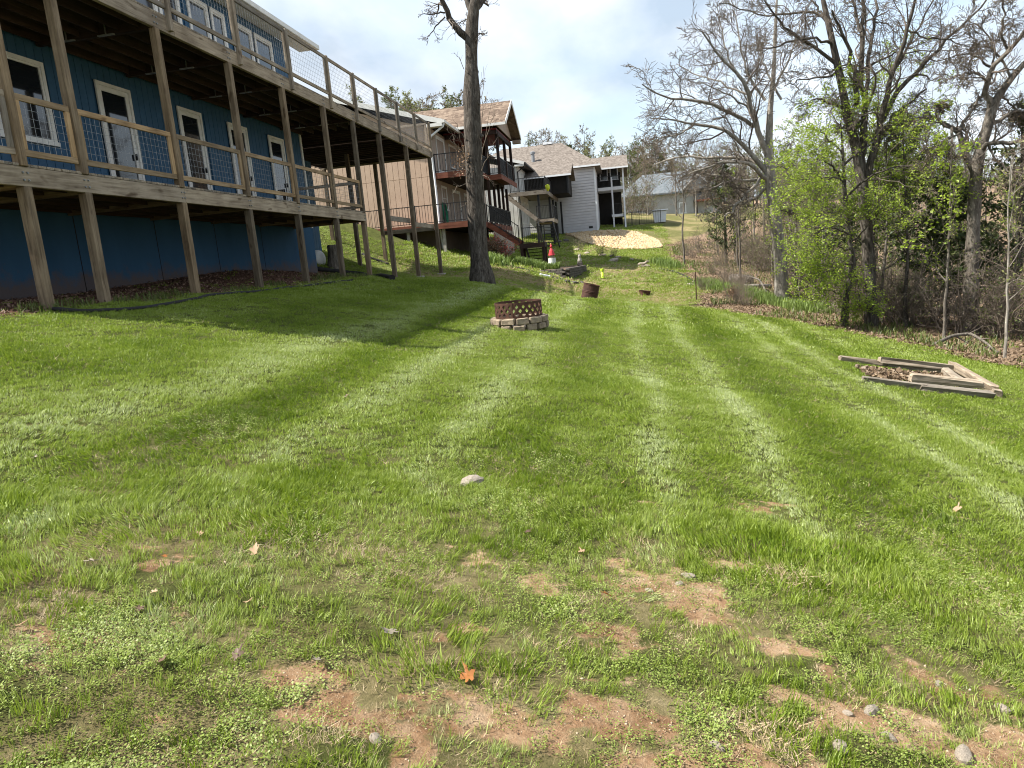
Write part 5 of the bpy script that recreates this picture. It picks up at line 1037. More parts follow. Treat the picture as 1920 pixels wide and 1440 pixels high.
mb = MB(); mb.add([(A[0], A[1]+.1, ztop-.06), (Cn[0], Cn[1]+.1, ztop-.06), (B_[0], B_[1]+.1, ztop-.06), (B_[0]-.2, B_[1]+1.6, ztop-.02), (A[0], A[1]+2.2, ztop+.1)], [(0, 1, 2, 3, 4)]); part('soil_fill', mb, plain('bed_soil', (.09, .06, .04), (.16, .11, .075), 9., 1., bump=1.), rw)
c = at_y(1036, 500, 38.0); lz = at_y(1036, 503, 38.)[2]; lh = thing('lighthouse_ornament', (c[0], 38., lz), 'white lighthouse garden ornament with a red pointed roof', 'ornament'); hpx = 38./FPX
def lt(name, prof, mt, n=20): m = MB(); m.lathe(prof, n, (c[0], 38., lz)); m.smooth = False; part(name, m, MAT[mt], lh)
lt('tower', [(.205, -.02), (.205, .30), (.195, .54), (.02, .545)], 'tank_white'); lt('lantern', [(.12, .54), (.13, .60), (.13, .68), (.12, .70)], 'block_stone'); lt('gallery', [(.15, .585), (.15, .60), (.02, .602)], 'block_stone')
lt('roof', [(.185, .68), (.17, .72), (.11, .92), (.055, 1.04), (.02, 1.06)], 'red_paint', 10); lt('finial', [(.03, 1.05), (.065, 1.10), (.065, 1.16), (.03, 1.20), (.045, 1.24), (.01, 1.30)], 'red_paint', 12)
c = at_y(1087, 490, B_[1]+.35); fz = ztop; fg = thing('stone_figure', (c[0], B_[1]+.35, fz), 'small grey stone garden figure at the end of the block wall', 'statue')
mb = MB(); mb.cbox((c[0], B_[1]+.35, fz+.08), (.3, .26, .2), .02); part('plinth', mb, MAT['block_dark'], fg)
mb = MB(); mb.lathe([(.11, .17), (.13, .25), (.10, .36), (.06, .42), (.085, .48), (.08, .55), (.03, .60)], 14, (c[0], B_[1]+.35, fz)); mb.smooth = True; part('body', mb, MAT['concrete'], fg)
mb = MB(); [mb.lathe([(.02, 0), (.035, .04), (.01, .08)], 8, (c[0]+s*.05, B_[1]+.35, fz+.57)) for s in (-1, 1)]; part('ears', mb, MAT['concrete'], fg)
# reclining stone animal on a slab
q = gp(1205, 500); an = thing('stone_dog', tuple(q), 'small stone dog lying on a flat slab in the far grass', 'statue')
def O(*a): return q+np.array(a)*.62
mb = MB(); mb.cbox(O(0, 0, .05), (.85, .42, .08), .02); part('slab', mb, MAT['field_stone'], an)
mb = MB(); mb.tube([O(-.5, 0, .2), O(-.25, 0, .27), O(.1, 0, .26), O(.3, 0, .33), O(.38, 0, .43), O(.46, 0, .47), O(.62, 0, .42)], [.05, .105, .10, .085, .065, .07, .03], 10); mb.smooth = True; part('body', mb, MAT['field_stone'], an)
mb = MB(); [mb.tube([O(.2, s*.12, .16), O(.55, s*.12, .13)], [.035, .028], 8) for s in (-1, 1)]; part('forelegs', mb, MAT['field_stone'], an)
mb = MB(); [mb.lathe([(.02, 0), (.013, .04), (.004, .06)], 6, tuple(O(.42, s*.07, .55))) for s in (-1, 1)]; part('ears', mb, MAT['field_stone'], an)

# --- pipes, hoses, tank, stump
def ground_tube(name, pxs, rad, mat, label, cat, n=10, lift=None, m=40, wig=.0):
    P = np.array([gp(*p) for p in pxs]); s = np.r_[0, np.cumsum(np.linalg.norm(np.diff(P, axis=0), axis=1))]; u = np.linspace(0, s[-1], m); x = np.interp(u, s, P[:, 0]); y = np.interp(u, s, P[:, 1])
    for _ in range(3): x[1:-1] = (x[:-2]+2*x[1:-1]+x[2:])/4; y[1:-1] = (y[:-2]+2*y[1:-1]+y[2:])/4
    z = G(x, y)+(rad*.7 if lift is None else lift); mb = MB(); mb.tube(np.stack([x, y, z], 1), rad, n); mb.smooth = True
    t = thing(name, (x[0], y[0], z[0]), label, cat); part('pipe', mb, MAT[mat], t); e = MB(); e.tube([(x[-1], y[-1], z[-1]), (x[-1]+(x[-1]-x[-2])*.2, y[-1]+(y[-1]-y[-2])*.2, z[-1])], rad*1.25, n); part('end_fitting', e, MAT[mat], t); return t
ground_tube('drain_pipe', [(932, 497), (960, 502), (1000, 512), (1030, 520), (1068, 531)], .065, 'black_plastic', 'long black drain pipe on the grass below the block wall', 'pipe')
ground_tube('white_pipe', [(1012, 517), (1020, 519), (1030, 521)], .072, 'white_metal', 'short white pipe section joined to the black drain pipe', 'pipe', m=8)
ground_tube('edging_hose', [(100, 582), (150, 586), (200, 585), (270, 579), (340, 567), (400, 556), (470, 549), (540, 541), (600, 534), (660, 528)], .032, 'black_plastic', 'black edging hose curving between the mulch bed and lawn', 'hose', m=70)
ground_tube('downspout_pipe', [(592, 507), (630, 511), (680, 517), (735, 525)], .085, 'black_plastic', 'thick black drain pipe under the deck by house corner', 'pipe')
ground_tube('garden_hose', [(680, 478), (690, 484), (715, 492), (728, 497)], .06, 'black_plastic', 'black pipe on the slope behind the deck posts', 'pipe')
ground_tube('edging_strip', [(1235, 505), (1262, 509), (1285, 518), (1300, 528)], .04, 'black_plastic', 'black garden edging curving along far lawn edge', 'edging')
tk = at_y(599, 486, 25.6); TZ = tk[2]; tn = thing('propane_tank', (tk[0], 25.6, Hf(tk[0], 25.6)), 'white propane tank with a rounded end beside the blue foundation', 'tank'); xe = at_y(609, 486, 25.6)[0]; rr = .34
mb = MB(); prof = [(rr*math.sin(t), rr*.75*math.cos(t)) for t in np.linspace(.05, math.pi/2, 8)]; prof = [(a, xe-.25+b) for a, b in prof]+[(rr, xe-1.9)]+[(rr*math.cos(t), xe-1.9-rr*.75*math.sin(t)) for t in np.linspace(.2, 1.5, 7)]
mb.lathe(prof, 24, (0, 25.6, TZ), np.array([[0, 0, 1], [0, 1, 0], [-1, 0, 0]])); mb.smooth = True; part('shell', mb, MAT['tank_white'], tn)
for dx in (.45, 1.6): part('foot', MB().box((xe-dx, 25.6, (TZ-rr+Hf(xe-dx, 25.6)-.2)/2+.05), (.12, .5, max(.15, TZ-rr-Hf(xe-dx, 25.6)+.3))), MAT['concrete'], tn)
q = gp(627, 503); sm_ = thing('tree_stump', tuple(q), 'weathered grey stump beside the propane tank under the deck', 'stump'); mb = MB(); mb.tube([q+np.array([0, 0, -.2]), q+np.array([0, 0, .1]), q+np.array([.03, 0, .5]), q+np.array([.02, 0, .85])], [.30, .25, .2, .19], 12); part('trunk', mb, MAT['bark_grey'], sm_)
mb = MB(); mb.tube([q+np.array([.02, 0, .849]), q+np.array([.02, 0, .858])], [.17, .168], 12); part('sawn_face', mb, MAT['cut_wood'], sm_)
# coiled hose on the tan house
c = at_y(833, 398, 37.9); hz = thing('coiled_hose', (TX+.12, 39.9, 3.0), 'green garden hose coiled on the tan house wall', 'hose'); yy = at_x(834, 400, TX+.1)[1]; zz = at_x(834, 398, TX+.1)[2]; WL[hz.name] = Vector((TX+.12, yy, zz)); hz.location = WL[hz.name]
for k in range(5):
    t = np.linspace(0, 2*np.pi, 20); mb = MB(); mb.tube(np.stack([np.full(20, TX+.06+.03*k), yy+(.26+.02*k)*np.cos(t), zz-.05*k+(.52+.03*k)*np.sin(t)], 1), .025, 6, False); part('loop', mb, MAT['green_hose'], hz)
# logs and fallen limbs by the wood
def log(px, py, ln, rad, az, label, mt='bark_pale', dy=0, z=None):
    q = gp(px, py); q = np.array([q[0]*(q[1]+dy)/q[1], q[1]+dy, 0]); d = np.array([math.cos(az), math.sin(az), 0]); a = q-d*ln/2; b = q+d*ln/2; a[2] = Hf(a[0], a[1])+rad*.7; b[2] = Hf(b[0], b[1])+rad*.7
    t = thing('fallen_log', tuple((a+b)/2), label, 'log'); mb = MB(); mb.tube([a, a*.6+b*.4+np.array([0, 0, .02]), b], [rad, rad*.95, rad*.85], 14); mb.smooth = True; part('bark', mb, MAT[mt], t)
    for e, dd in ((a, -d), (b, d)): m = MB(); m.tube([e, e+dd*.01], [rad*.8, rad*.78], 14); part('cut_end', m, MAT['cut_wood' if dd is d else 'bark_dark'], t)
log(1390, 532, 1.1, .28, -.5, 'pale cut log lying before the wood left of pale grey tree', 'bark_grey'); log(1420, 540, 1.4, .11, .3, 'thin fallen log just right of the pale cut log')
def limb_on_ground(pxs, hs, rad, label):
    P = np.array([gp(*p)+np.array([0, 0, h]) for p, h in zip(pxs, hs)]); o, rr = resample(P, np.linspace(rad, rad*.5, len(P)), 18); mb = MB(); mb.tube(o, rr, 8); mb.smooth = True; t = thing('fallen_limb', tuple(P[0]), label, 'branch'); part('limb', mb, MAT['bark_grey'], t)
    r = np.random.default_rng(int(pxs[0][0])); s = spawn(r, o[None], rr[None], 6, 4, (.5, 1.), (.15, .3), (.4, .6), .2, .2); tube_part('side_twigs', [batch_tubes(s[0], np.maximum(s[1], .006), 4)], MAT['twig'], t)
limb_on_ground([(1752, 648), (1785, 645), (1820, 645), (1850, 655), (1870, 664)], [.03, .22, .28, .15, .03], .05, 'arched fallen limb on the leaf litter at right wood edge')
limb_on_ground([(1440, 555), (1425, 545), (1405, 535), (1395, 540)], [.05, .5, .45, .05], .05, 'bent dead limb beside the pale cut log')

# --- stones in the grass, each where the photograph shows it
ST_ = [(887, 908, .095, 'flat pale stone in the middle of the lawn', 0), (1290, 1082, .034, 'tan stone at the back of the bare red soil patch', 0), (1272, 1098, .022, 'small grey stone on the bare red soil patch', 1), (1635, 1340, .034, 'tan stone at bottom right in the bare soil', 2), (1575, 1412, .030, 'pale angular stone at the bottom edge', 1), (1665, 1395, .026, 'whitish stone right of the pale angular stone', 3), (1805, 1425, .045, 'broad flat pale stone in bottom right corner', 0),
       (1588, 1345, .020, 'small pale chip beside the tan stone at bottom right', 1), (1345, 1415, .024, 'tan stone on the bottom edge right of centre', 2), (1378, 995, .016, 'tiny white stone beyond the bare soil patches', 3), (1760, 1285, .022, 'pale stone in thin grass at lower right', 2), (1218, 1112, .018, 'dark little stone left on the red soil patch', 0), (1880, 1330, .03, 'grey stone at the right edge in thin turf', 3), (705, 1400, .022, 'grey stone at the bottom left of centre', 1)]
for px, py, s, lab, k in ST_:
    q = gp(px, py); o = link(bpy.data.objects.new('lawn_stone', PALE if s > .09 else ROCK[k]), None, (q[0], q[1], float(G(q[0], q[1]))+(.02 if s > .09 else s*.02))); o.scale = (s, s*random.uniform(.7, 1.), s); o.rotation_euler = (0, 0, random.uniform(0, 6)); tag(o, lab, 'stone', 'stones lying in the lawn')
for k, (px, py, s) in enumerate([(1130, 480, .22), (1145, 482, .18), (1158, 484, .2), (1100, 476, .2), (1082, 470, .24), (1185, 488, .16), (1215, 492, .15), (1150, 491, .3), (1305, 530, .2), (1295, 535, .16), (1315, 538, .2), (1090, 532, .2), (1076, 533, .22), (1062, 530, .2), (1045, 455, .3), (1060, 452, .25)]):
    q = gp(px, py); o = link(bpy.data.objects.new('border_stone', (ROCK if k < 11 else ROCKD)[k % 2]), None, (q[0], q[1], q[2]+s*.2)); o.scale = (s, s, s*.8); o.rotation_euler = (0, 0, k*1.3); tag(o, 'stone among those bordering the far garden beds', 'stone', 'stones bordering the far beds')
# --- fallen oak leaves
def leaf_mesh(seed, mat):
    r = np.random.default_rng(seed); n = 22; t = np.linspace(0, 2*np.pi, n, endpoint=False); rad = (.66+.18*np.cos(t*5+r.uniform(-.3, .3))+.12*np.cos(t*7+r.uniform(0, 3))+r.normal(0, .07, n))*(1+.22*np.cos(t)); x = rad*np.cos(t)*1.15; y = rad*np.sin(t)*.85
    cz, cy = r.uniform(-.35, .5, 2); z = cz*y*y+cy*.5*x*x+r.normal(0, .05, n); V = np.r_[[[0, 0, -.02]], np.stack([x, y, z], 1)]; V = np.r_[V, [[1.25, .03, .1], [1.25, -.03, .1], [2.0, .0, .35]]]
    F = [(0, 1+i, 1+(i+1) % n) for i in range(n)]+[(n+1, n+2, n+3)]; return fast_mesh('leaf', V, np.array(F), MAT[mat], True)
leafmat('leaf_tan', [(.30, .20, .12), (.36, .25, .16)], .2); leafmat('leaf_rust', [(.26, .10, .03), (.32, .13, .04)], .25); leafmat('leaf_pale', [(.24, .20, .155), (.30, .26, .20)], .1); leafmat('leaf_dark', [(.10, .065, .045), (.15, .10, .07)], .15)
LM = {k: [leaf_mesh(s, 'leaf_'+k) for s in (1, 2)] for k in ('tan', 'rust', 'pale', 'dark')}
LV = [(480, 1047, .050, 'tan', 'large tan oak leaf lying left of centre'), (880, 1292, .046, 'rust', 'bright rust brown curled leaf near bottom centre'), (600, 1255, .040, 'pale', 'pale lobed oak leaf lower left of centre'), (735, 1203, .042, 'pale', 'whitish lobed leaf left of the rust brown leaf'), (177, 1062, .036, 'pale', 'pale leaf edge-on in the grass at left'), (1793, 960, .045, 'tan', 'tan leaf on the dark stripe at far right'), (1168, 911, .032, 'tan', 'small tan leaf beyond the bare patch'), (1092, 1046, .034, 'tan', 'pinkish tan leaf left of the red soil patch'),
      (432, 990, .040, 'dark', 'dark crumpled leaf above the large tan leaf'), (545, 803, .030, 'pale', 'whitish leaf alone on the bright lawn'), (290, 1120, .026, 'tan', 'small pinkish leaf at lower left'), (465, 1145, .032, 'tan', 'curled tan leaf below the large tan leaf'), (306, 1250, .045, 'dark', 'dark brown crumpled leaf at bottom left'), (265, 1148, .028, 'dark', 'dark little leaf at far lower left'), (1140, 1130, .034, 'rust', 'reddish leaf on the tall tuft below the red soil'), (35, 1180, .034, 'tan', 'tan leaf at the left edge'), (1700, 1150, .034, 'tan', 'upright tan leaf in grass at lower right'), (310, 1050, .026, 'rust', 'small orange leaf at left'), (650, 748, .03, 'dark', 'small dark leaf far up the left lawn'), (445, 1240, .04, 'dark', 'brown torn leaf under grass at lower left'),
      (1225, 905, .024, 'dark', 'dark speck of leaf right of the small tan leaf'), (65, 865, .028, 'pale', 'pale leaf in the bright grass far left'), (1430, 1330, .026, 'dark', 'dark leaf sliver at lower right'), (990, 1010, .03, 'dark', 'dark leaf above the left soil patch'), (375, 1005, .034, 'tan', 'folded tan leaf left of the dark crumpled leaf'), (1755, 940, .03, 'pale', 'greyish leaf near the tan leaf at right')]
for k, (px, py, s, c, lab) in enumerate(LV):
    q = gp(px, py); o = link(bpy.data.objects.new('fallen_leaf', LM[c][k % 2]), None, (q[0], q[1], float(G(q[0], q[1]))+.03)); o.scale = (s*random.uniform(.8, 1.25), s*random.uniform(.6, 1.), s); o.rotation_euler = (random.uniform(-.5, .5), random.uniform(-.5, .2), random.uniform(0, 6.3)); tag(o, lab, 'leaf', 'leaves fallen on the lawn')
# ---------------------------------------------------------------- beds, mulch, gravel, litter: too many to count
r = np.random.default_rng(55)
def stuff(name, V, F, mat, label, cat, smooth=False): o = link(bpy.data.objects.new(name, fast_mesh(name, V, F, MAT[mat], smooth))); return tag(o, label, cat, kind='stuff')
n = 9000; x = r.uniform(-10.4, -7.6, n); y = r.uniform(7.5, 24, n); k = r.uniform(0, 1, n) < mulch_mask(x, y); x, y = x[k], y[k]
V, F = quads(r, np.stack([x, y, G(x, y)+r.uniform(.005, .03, len(x))], 1), .028, .5, .45)
leafmat('mulch_chip', [(.05, .025, .018), (.12, .065, .045), (.27, .18, .13)], .05); stuff('wood_mulch', V, F, 'mulch_chip', 'reddish brown wood mulch in the bed under the deck', 'mulch')
n = 60000; y = 12+r.uniform(0, 1, n)**1.3*50; x = wood_edge(y)-.4+r.uniform(0, 1, n)**1.8*9; k = r.uniform(0, 1, n) < litter_mask(x, y)+.03; x, y = x[k], y[k]
V, F = quads(r, np.stack([x, y, G(x, y)+r.uniform(.003, .04, len(x))], 1), .036, .55, .6); leafmat('litter_leaf', [(.07, .046, .028), (.16, .11, .068), (.27, .20, .13), (.11, .072, .045)], .1); stuff('leaf_litter', V, F, 'litter_leaf', 'dead brown leaves covering the ground along the wood', 'leaves')
# dead leaves inside the raised bed
c = [gp(*p) for p in ((1600, 690), (1790, 706), (1840, 730), (1640, 716))]; n = 1600; u, w = r.uniform(0, 1, (2, n)); P = (c[0]*(1-u)[:, None]+c[1]*u[:, None])*(1-w)[:, None]+(c[3]*(1-u)[:, None]+c[2]*u[:, None])*w[:, None]
P[:, 2] = G(P[:, 0], P[:, 1])+r.uniform(.01, .06, n); V, F = quads(r, P, .042, .7, .6); o = stuff('bed_leaves', V, F, 'litter_leaf', 'dead leaves filling the old timber bed', 'leaves')
BEDQ = np.array(c)[:, :2]
def blades(P, h, w, rng, bend=.5):
    n = len(P); a = rng.uniform(0, 2*np.pi, n); d = np.stack([np.cos(a), np.sin(a), 0*a], 1); s = np.stack([-np.sin(a), np.cos(a), 0*a], 1); hh = (h*rng.uniform(.6, 1.2, n))[:, None]; up = np.array([0, 0, 1.]); b = (bend*rng.uniform(.1, 1, n))[:, None]
    m = P+up*hh*.6+d*hh*b*.3; t = P+up*hh+d*hh*b; V = np.stack([P-s*w/2, P+s*w/2, m+s*w/2, m-s*w/2, t+s*w*.12, t-s*w*.12], 1).reshape(-1, 3); i = np.arange(n)[:, None]*6
    return V, np.concatenate([i+np.array([0, 1, 2, 3]), i+np.array([3, 2, 4, 5])])
def strip_px(pts, n, wid):
    Q = np.array([gp(*p) for p in pts])[:, :2]; s = np.r_[0, np.cumsum(np.linalg.norm(np.diff(Q, axis=0), axis=1))]; u = r.uniform(0, s[-1], n); x = np.interp(u, s, Q[:, 0])+r.normal(0, wid, n); y = np.interp(u, s, Q[:, 1])+r.normal(0, wid, n); return np.stack([x, y, H(x, y)-.01], 1)
V, F = blades(strip_px([(1318, 532), (1340, 540), (1370, 546), (1410, 556), (1450, 566), (1490, 578), (1540, 588)], 5200, .38), .34, .022, r); stuff('daffodil_leaves', V, F, 'daffodil_leaf', 'bed of strappy green daffodil leaves along the wood edge', 'plants')
V, F = blades(strip_px([(1232, 492), (1250, 497), (1268, 503)], 900, .35), .36, .03, r); stuff('daffodil_leaves', V, F, 'daffodil_leaf', 'far clump of strappy green leaves beside the pale sapling', 'plants')
xx = r.uniform(-5.6, -3.3, 2400); yy = 37.5+r.uniform(0, 1.1, 2400)+(xx+5.4)*-.1; P = np.stack([xx, yy, np.maximum(H(xx, yy), ztop-.08)], 1); V, F = blades(P, .36, .032, r); stuff('iris_leaves', V, F, 'daffodil_leaf', 'green iris leaves in the bed below the brown stairs', 'plants')
V, F = blades(strip_px([(915, 492), (930, 497), (945, 500)], 420, .25), .5, .04, r, .8); stuff('iris_leaves', V, F, 'daffodil_leaf', 'arching iris leaves just right of the lopped oak', 'plants')
# weeds at the front of the mulch bed
n = 2600; y = r.uniform(8, 22, n); x = -8.0+r.normal(0, .22, n); k = fbm(x*2, y*1.2, 7, 2) > .5; P = np.stack([x[k], y[k], G(x[k], y[k])], 1); V, F = blades(P, .12, .012, r, .9); stuff('bed_weeds', V, F, 'olive_leaf', 'straggly weeds along the front of the mulch bed', 'weeds')
# gravel bank below the grey house
def bank_pt(u, w):
    lo = np.array([gp(px, py) for px, py in ((1090, 452), (1120, 462), (1165, 468), (1210, 468), (1243, 464))]); hi = np.array([(-4.9, 66., 0), (-3., 66.5, 0), (0, 66.5, 0), (1.6, 64.5, 0), (3.0, 60.5, 0)]); t = u*4; i = np.minimum(t.astype(int), 3); f = (t-i)[:, None]
    a = lo[i]*(1-f)+lo[i+1]*f; b = hi[i]*(1-f)+hi[i+1]*f; return a*(1-w)[:, None]+b*w[:, None]
n = 5200; P = bank_pt(r.uniform(0, 1, n), r.uniform(0, 1, n)); P[:, 2] = G(P[:, 0], P[:, 1])+.03
base = np.array([[1, 0, 0], [-1, 0, 0], [0, 1, 0], [0, -1, 0], [0, 0, .8], [0, 0, -.8]], float); FF = np.array([(0, 2, 4), (2, 1, 4), (1, 3, 4), (3, 0, 4), (2, 0, 5), (1, 2, 5), (3, 1, 5), (0, 3, 5)])
s = r.uniform(.07, .17, n); jit = 1+r.normal(0, .22, (n, 6, 3)); aa = r.uniform(0, 6.3, n); ro = np.stack([np.stack([np.cos(aa), -np.sin(aa), 0*aa], 1), np.stack([np.sin(aa), np.cos(aa), 0*aa], 1), np.stack([0*aa, 0*aa, 1+0*aa], 1)], 1)
V = P[:, None]+np.einsum('nij,nkj->nki', ro, base[None]*jit)*s[:, None, None]; leafmat('gravel_stone', [(.26, .175, .085), (.37, .265, .14), (.45, .35, .22), (.33, .27, .19)], 0.)
stuff('gravel_bank', V.reshape(-1, 3), (FF[None]+(np.arange(n)*6)[:, None, None]).reshape(-1, 3), 'gravel_stone', 'bank of tan broken stone below the grey house', 'gravel')
# red flowering shrub and dry bush by the brown stairs
rs = proto_brush(141, 1.5, 14, ('red_leaf', 2, .05), 'twig'); c = at_y(932, 440, 39.); plant('red_shrub', rs, c[0]-.1, 39., .95, .3, 'shrub with red new leaves beside the lopped oak', 'shrub', None)
c = at_y(922, 450, 38.4); plant('dry_shrub', proto_brush(142, 1.3, 18, ('brown_leaf', 2, .04), 'twig'), c[0], 38.4, 1.05, 1., 'dry brown leafy bush under the tan house deck', 'shrub', None)
for px, py, s, lab in ((1088, 470, .35, 'left of the small garden plants in the far lawn'), (1128, 482, .3, 'dark green tuft in the far stone border'), (1150, 483, .22, 'small dark tuft right in the far stone border'), (1318, 545, .3, 'grey green clump beside the metal stake')):
    q = gp(px, py); plant('garden_plant', PR[1], q[0], q[1], s, px, lab if 'left' not in lab else 'small bush at the left end of the far stone border', 'plant', None)
q = gp(1375, 556); plant('brown_bush', proto_brush(143, 1.0, 14, ('brown_leaf', 3, .04), 'twig'), q[0], q[1], .55, 2., 'low rusty brown bush in front of the daffodil leaves', 'shrub', None)

# green ground cover between the trunks
n = 26000; y = 12+r.uniform(0, 1, n)**1.2*48; x = wood_edge(y)+.5+r.uniform(0, 1, n)**1.4*11; k = fbm(x*.55, y*.55, 141, 3) > .47; x, y = x[k], y[k]
V, F = blades(np.stack([x, y, G(x, y)-.01], 1), .17, .022, r, .9); stuff('undergrowth', V, F, 'olive_leaf', 'low green undergrowth between the trunks of the wood', 'undergrowth')
def BLOCK(x, y):
    """where things stand and no grass grows"""
    b = ((x-FX)**2+(y-FYc)**2 < .5**2)
    inside = np.ones(np.shape(x), bool)
    for i in range(4):
        p, q_ = BEDQ[i], BEDQ[(i+1) % 4]; inside &= ((q_[0]-p[0])*(y-p[1])-(q_[1]-p[1])*(x-p[0])) < 0
    b |= inside & (np.random.default_rng(4).uniform(0, 1, np.shape(x)) < .85)
    b |= (x < -3.0) & (x > -5.5) & (y > 37.3) & (y < 39)
    b |= (y > 57) & (y < 66.4) & (x > -4.8) & (x < 3.1)
    return b
# ---------------------------------------------------------------- grass: small clumps scattered by geometry nodes
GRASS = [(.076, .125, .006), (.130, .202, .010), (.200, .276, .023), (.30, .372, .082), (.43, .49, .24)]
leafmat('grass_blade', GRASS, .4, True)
leafmat('dry_blade', [(.20, .14, .075), (.34, .26, .15), (.46, .38, .24)], .2)
leafmat('weed_leaf', [(.11, .17, .022), (.19, .25, .045), (.30, .36, .10)], .35)
def clump(name, n, rad, h0, h1, w, mat, bend=.5, segs=2, flat=0., seed=0):
    r = np.random.default_rng(seed); V = []; F = []
    for k in range(n):
        a = r.uniform(0, 2*np.pi); q = rad*np.sqrt(r.uniform()); p = np.array([q*np.cos(a), q*np.sin(a), -.008])
        h = r.uniform(h0, h1); az = r.uniform(0, 2*np.pi); d = np.array([np.cos(az), np.sin(az), 0]); sd_ = np.array([-d[1], d[0], 0])
        ln = r.uniform(.1, 1.)*bend*h; lift = 1-flat*r.uniform(.6, 1); b = len(V); ww = w*r.uniform(.7, 1.25)
        if segs == 1:
            V += [p-sd_*ww/2, p+sd_*ww/2, p+d*ln+np.array([0, 0, h*lift])]; F.append((b, b+1, b+2))
        else:
            m = p+d*ln*.35+np.array([0, 0, h*.6*lift]); tp = p+d*ln+np.array([0, 0, h*lift])
            V += [p-sd_*ww/2, p+sd_*ww/2, m-sd_*ww*.42, m+sd_*ww*.42, tp]; F += [(b, b+1, b+3), (b, b+3, b+2), (b+2, b+3, b+4)]
    return bpy.data.objects.new(name, fast_mesh(name, np.array(V), np.array(F), mat))
def weed(name, n, rad, mat, seed):
    r = np.random.default_rng(seed); V = []; F = []
    for k in range(n):
        a = r.uniform(0, 2*np.pi); q = rad*np.sqrt(r.uniform()); p = np.array([q*np.cos(a), q*np.sin(a), r.uniform(.006, .032)])
        s = r.uniform(.003, .0065); az = r.uniform(0, 2*np.pi); u = np.array([np.cos(az), np.sin(az), r.uniform(-.4, .4)])*s; w = np.array([-np.sin(az), np.cos(az), r.uniform(-.4, .4)])*s*.8
        b = len(V); V += [p-u, p+w, p+u, p-w]; F += [(b, b+1, b+2), (b, b+2, b+3)]
    return bpy.data.objects.new(name, fast_mesh(name, np.array(V), np.array(F), mat))
gm, dmat, wm = MAT['grass_blade'], MAT['dry_blade'], MAT['weed_leaf']
CL = [clump('clump_a', 16, .040, .022, .052, .0034, gm, .9, seed=1), clump('clump_b', 14, .042, .016, .045, .0040, gm, 1.2, seed=2), clump('clump_c', 18, .030, .040, .085, .0032, gm, .7, seed=3),
      clump('clump_d', 22, .058, .020, .044, .0050, gm, 1.0, seed=4), clump('clump_e', 22, .058, .018, .040, .0056, gm, 1.2, seed=5),
      clump('clump_f', 28, .095, .022, .044, .0085, gm, 1.1, 1, seed=6), clump('clump_g', 28, .095, .02, .04, .0095, gm, 1.2, 1, seed=7),
      clump('clump_h', 30, .16, .03, .055, .017, gm, 1.1, 1, seed=8), clump('clump_i', 26, .32, .05, .10, .045, gm, 1.1, 1, seed=9),
      clump('dry_a', 12, .045, .02, .06, .0030, dmat, 1.6, 1, .75, 10), clump('dry_b', 14, .16, .03, .07, .012, dmat, 1.6, 1, .6, 11),
      weed('weed_a', 40, .05, wm, 12), weed('weed_b', 40, .07, wm, 13)]
gc = bpy.data.collections.new('grass_clumps')             # not linked: only the scattered copies are in the scene
for k, o in enumerate(CL): o.name = '%02d_%s' % (k, o.name); gc.objects.link(o)
def wedge(d0, d1, n, r):
    a = r.uniform(R(-58), R(42), n); d = np.sqrt(r.uniform(0, 1, n)*(d1*d1-d0*d0)+d0*d0); return d*np.sin(a), d*np.cos(a)
def tier(d0, d1, dens, kinds, sc, r, soft=.12):
    n = int(R(100)/2*(d1*d1-d0*d0)*dens); x, y = wedge(d0*(1-soft/2), d1*(1+soft/2), n, r)
    k = r.choice(kinds, n); return x, y, k, np.full(n, sc)
r = np.random.default_rng(77); T = [tier(1.0, 4.6, 1900, [0, 0, 1, 1, 2], 1., r), tier(4.4, 9, 880, [3, 3, 4], 1., r), tier(9, 17, 320, [5, 6], 1., r), tier(17, 34, 105, [7], 1., r)]
n = 13000; T.append((r.uniform(-11, 4, n), r.uniform(32, 74, n), np.full(n, 8), np.ones(n)))
x = np.concatenate([t[0] for t in T]); y = np.concatenate([t[1] for t in T]); kd = np.concatenate([t[2] for t in T]); sc = np.concatenate([t[3] for t in T])
dist = np.hypot(x, y)
dm = np.where(dist < 9, dirt_mask(x, y), 0); lm = litter_mask(x, y); mm = mulch_mask(x, y); sm = straw_mask(x, y)
u = r.uniform(0, 1, len(x))
keep = (u > dm*1.0) & (u > lm*.985) & (u > mm*.97) & ~((x < -10.3) & (y < 23.7) & (y > 7)) & ~BLOCK(x, y)
p_thin = fbm(x*3.1, y*3.1, 61, 3); keep &= ~((dist < 5.5) & (p_thin < .40) & (r.uniform(0, 1, len(x)) < .55*sstep(5.5, 3.2, dist)))
x, y, kd, sc, dist, dm, sm, lm, mm = [q[keep] for q in (x, y, kd, sc, dist, dm, sm, lm, mm)]
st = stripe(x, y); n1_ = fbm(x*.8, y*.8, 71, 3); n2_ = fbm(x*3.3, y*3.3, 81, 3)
tint = .45+.34*np.clip(st, -.95, 1.2)+(n1_-.5)*.45+(n2_-.5)*(.36+.35*sstep(9, 4, dist))+r.normal(0, .06, len(x))  # stripe term paints the sheen of bent blades, with pale undersides, into their colour
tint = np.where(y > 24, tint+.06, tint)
tall = sstep(.55, .72, fbm(x*2.1, y*2.1, 91, 3))*sstep(7.5, 4, dist)
sc = sc*r.uniform(.55, 1.05, len(x))*(1+.5*tall)*(1-.25*np.clip(dm*2, 0, 1)); tint = tint-.12*tall
weedy = (fbm(x*2.3, y*2.3, 101, 3) > .53) & (dist < 6.2) & (r.uniform(0, 1, len(x)) < .22+.22*sstep(4.2, 2.2, dist)); sc = np.where(weedy, r.uniform(.6, 1.05, len(x)), sc); kd = np.where(weedy, np.where(dist < 3.2, 11, 12), kd)
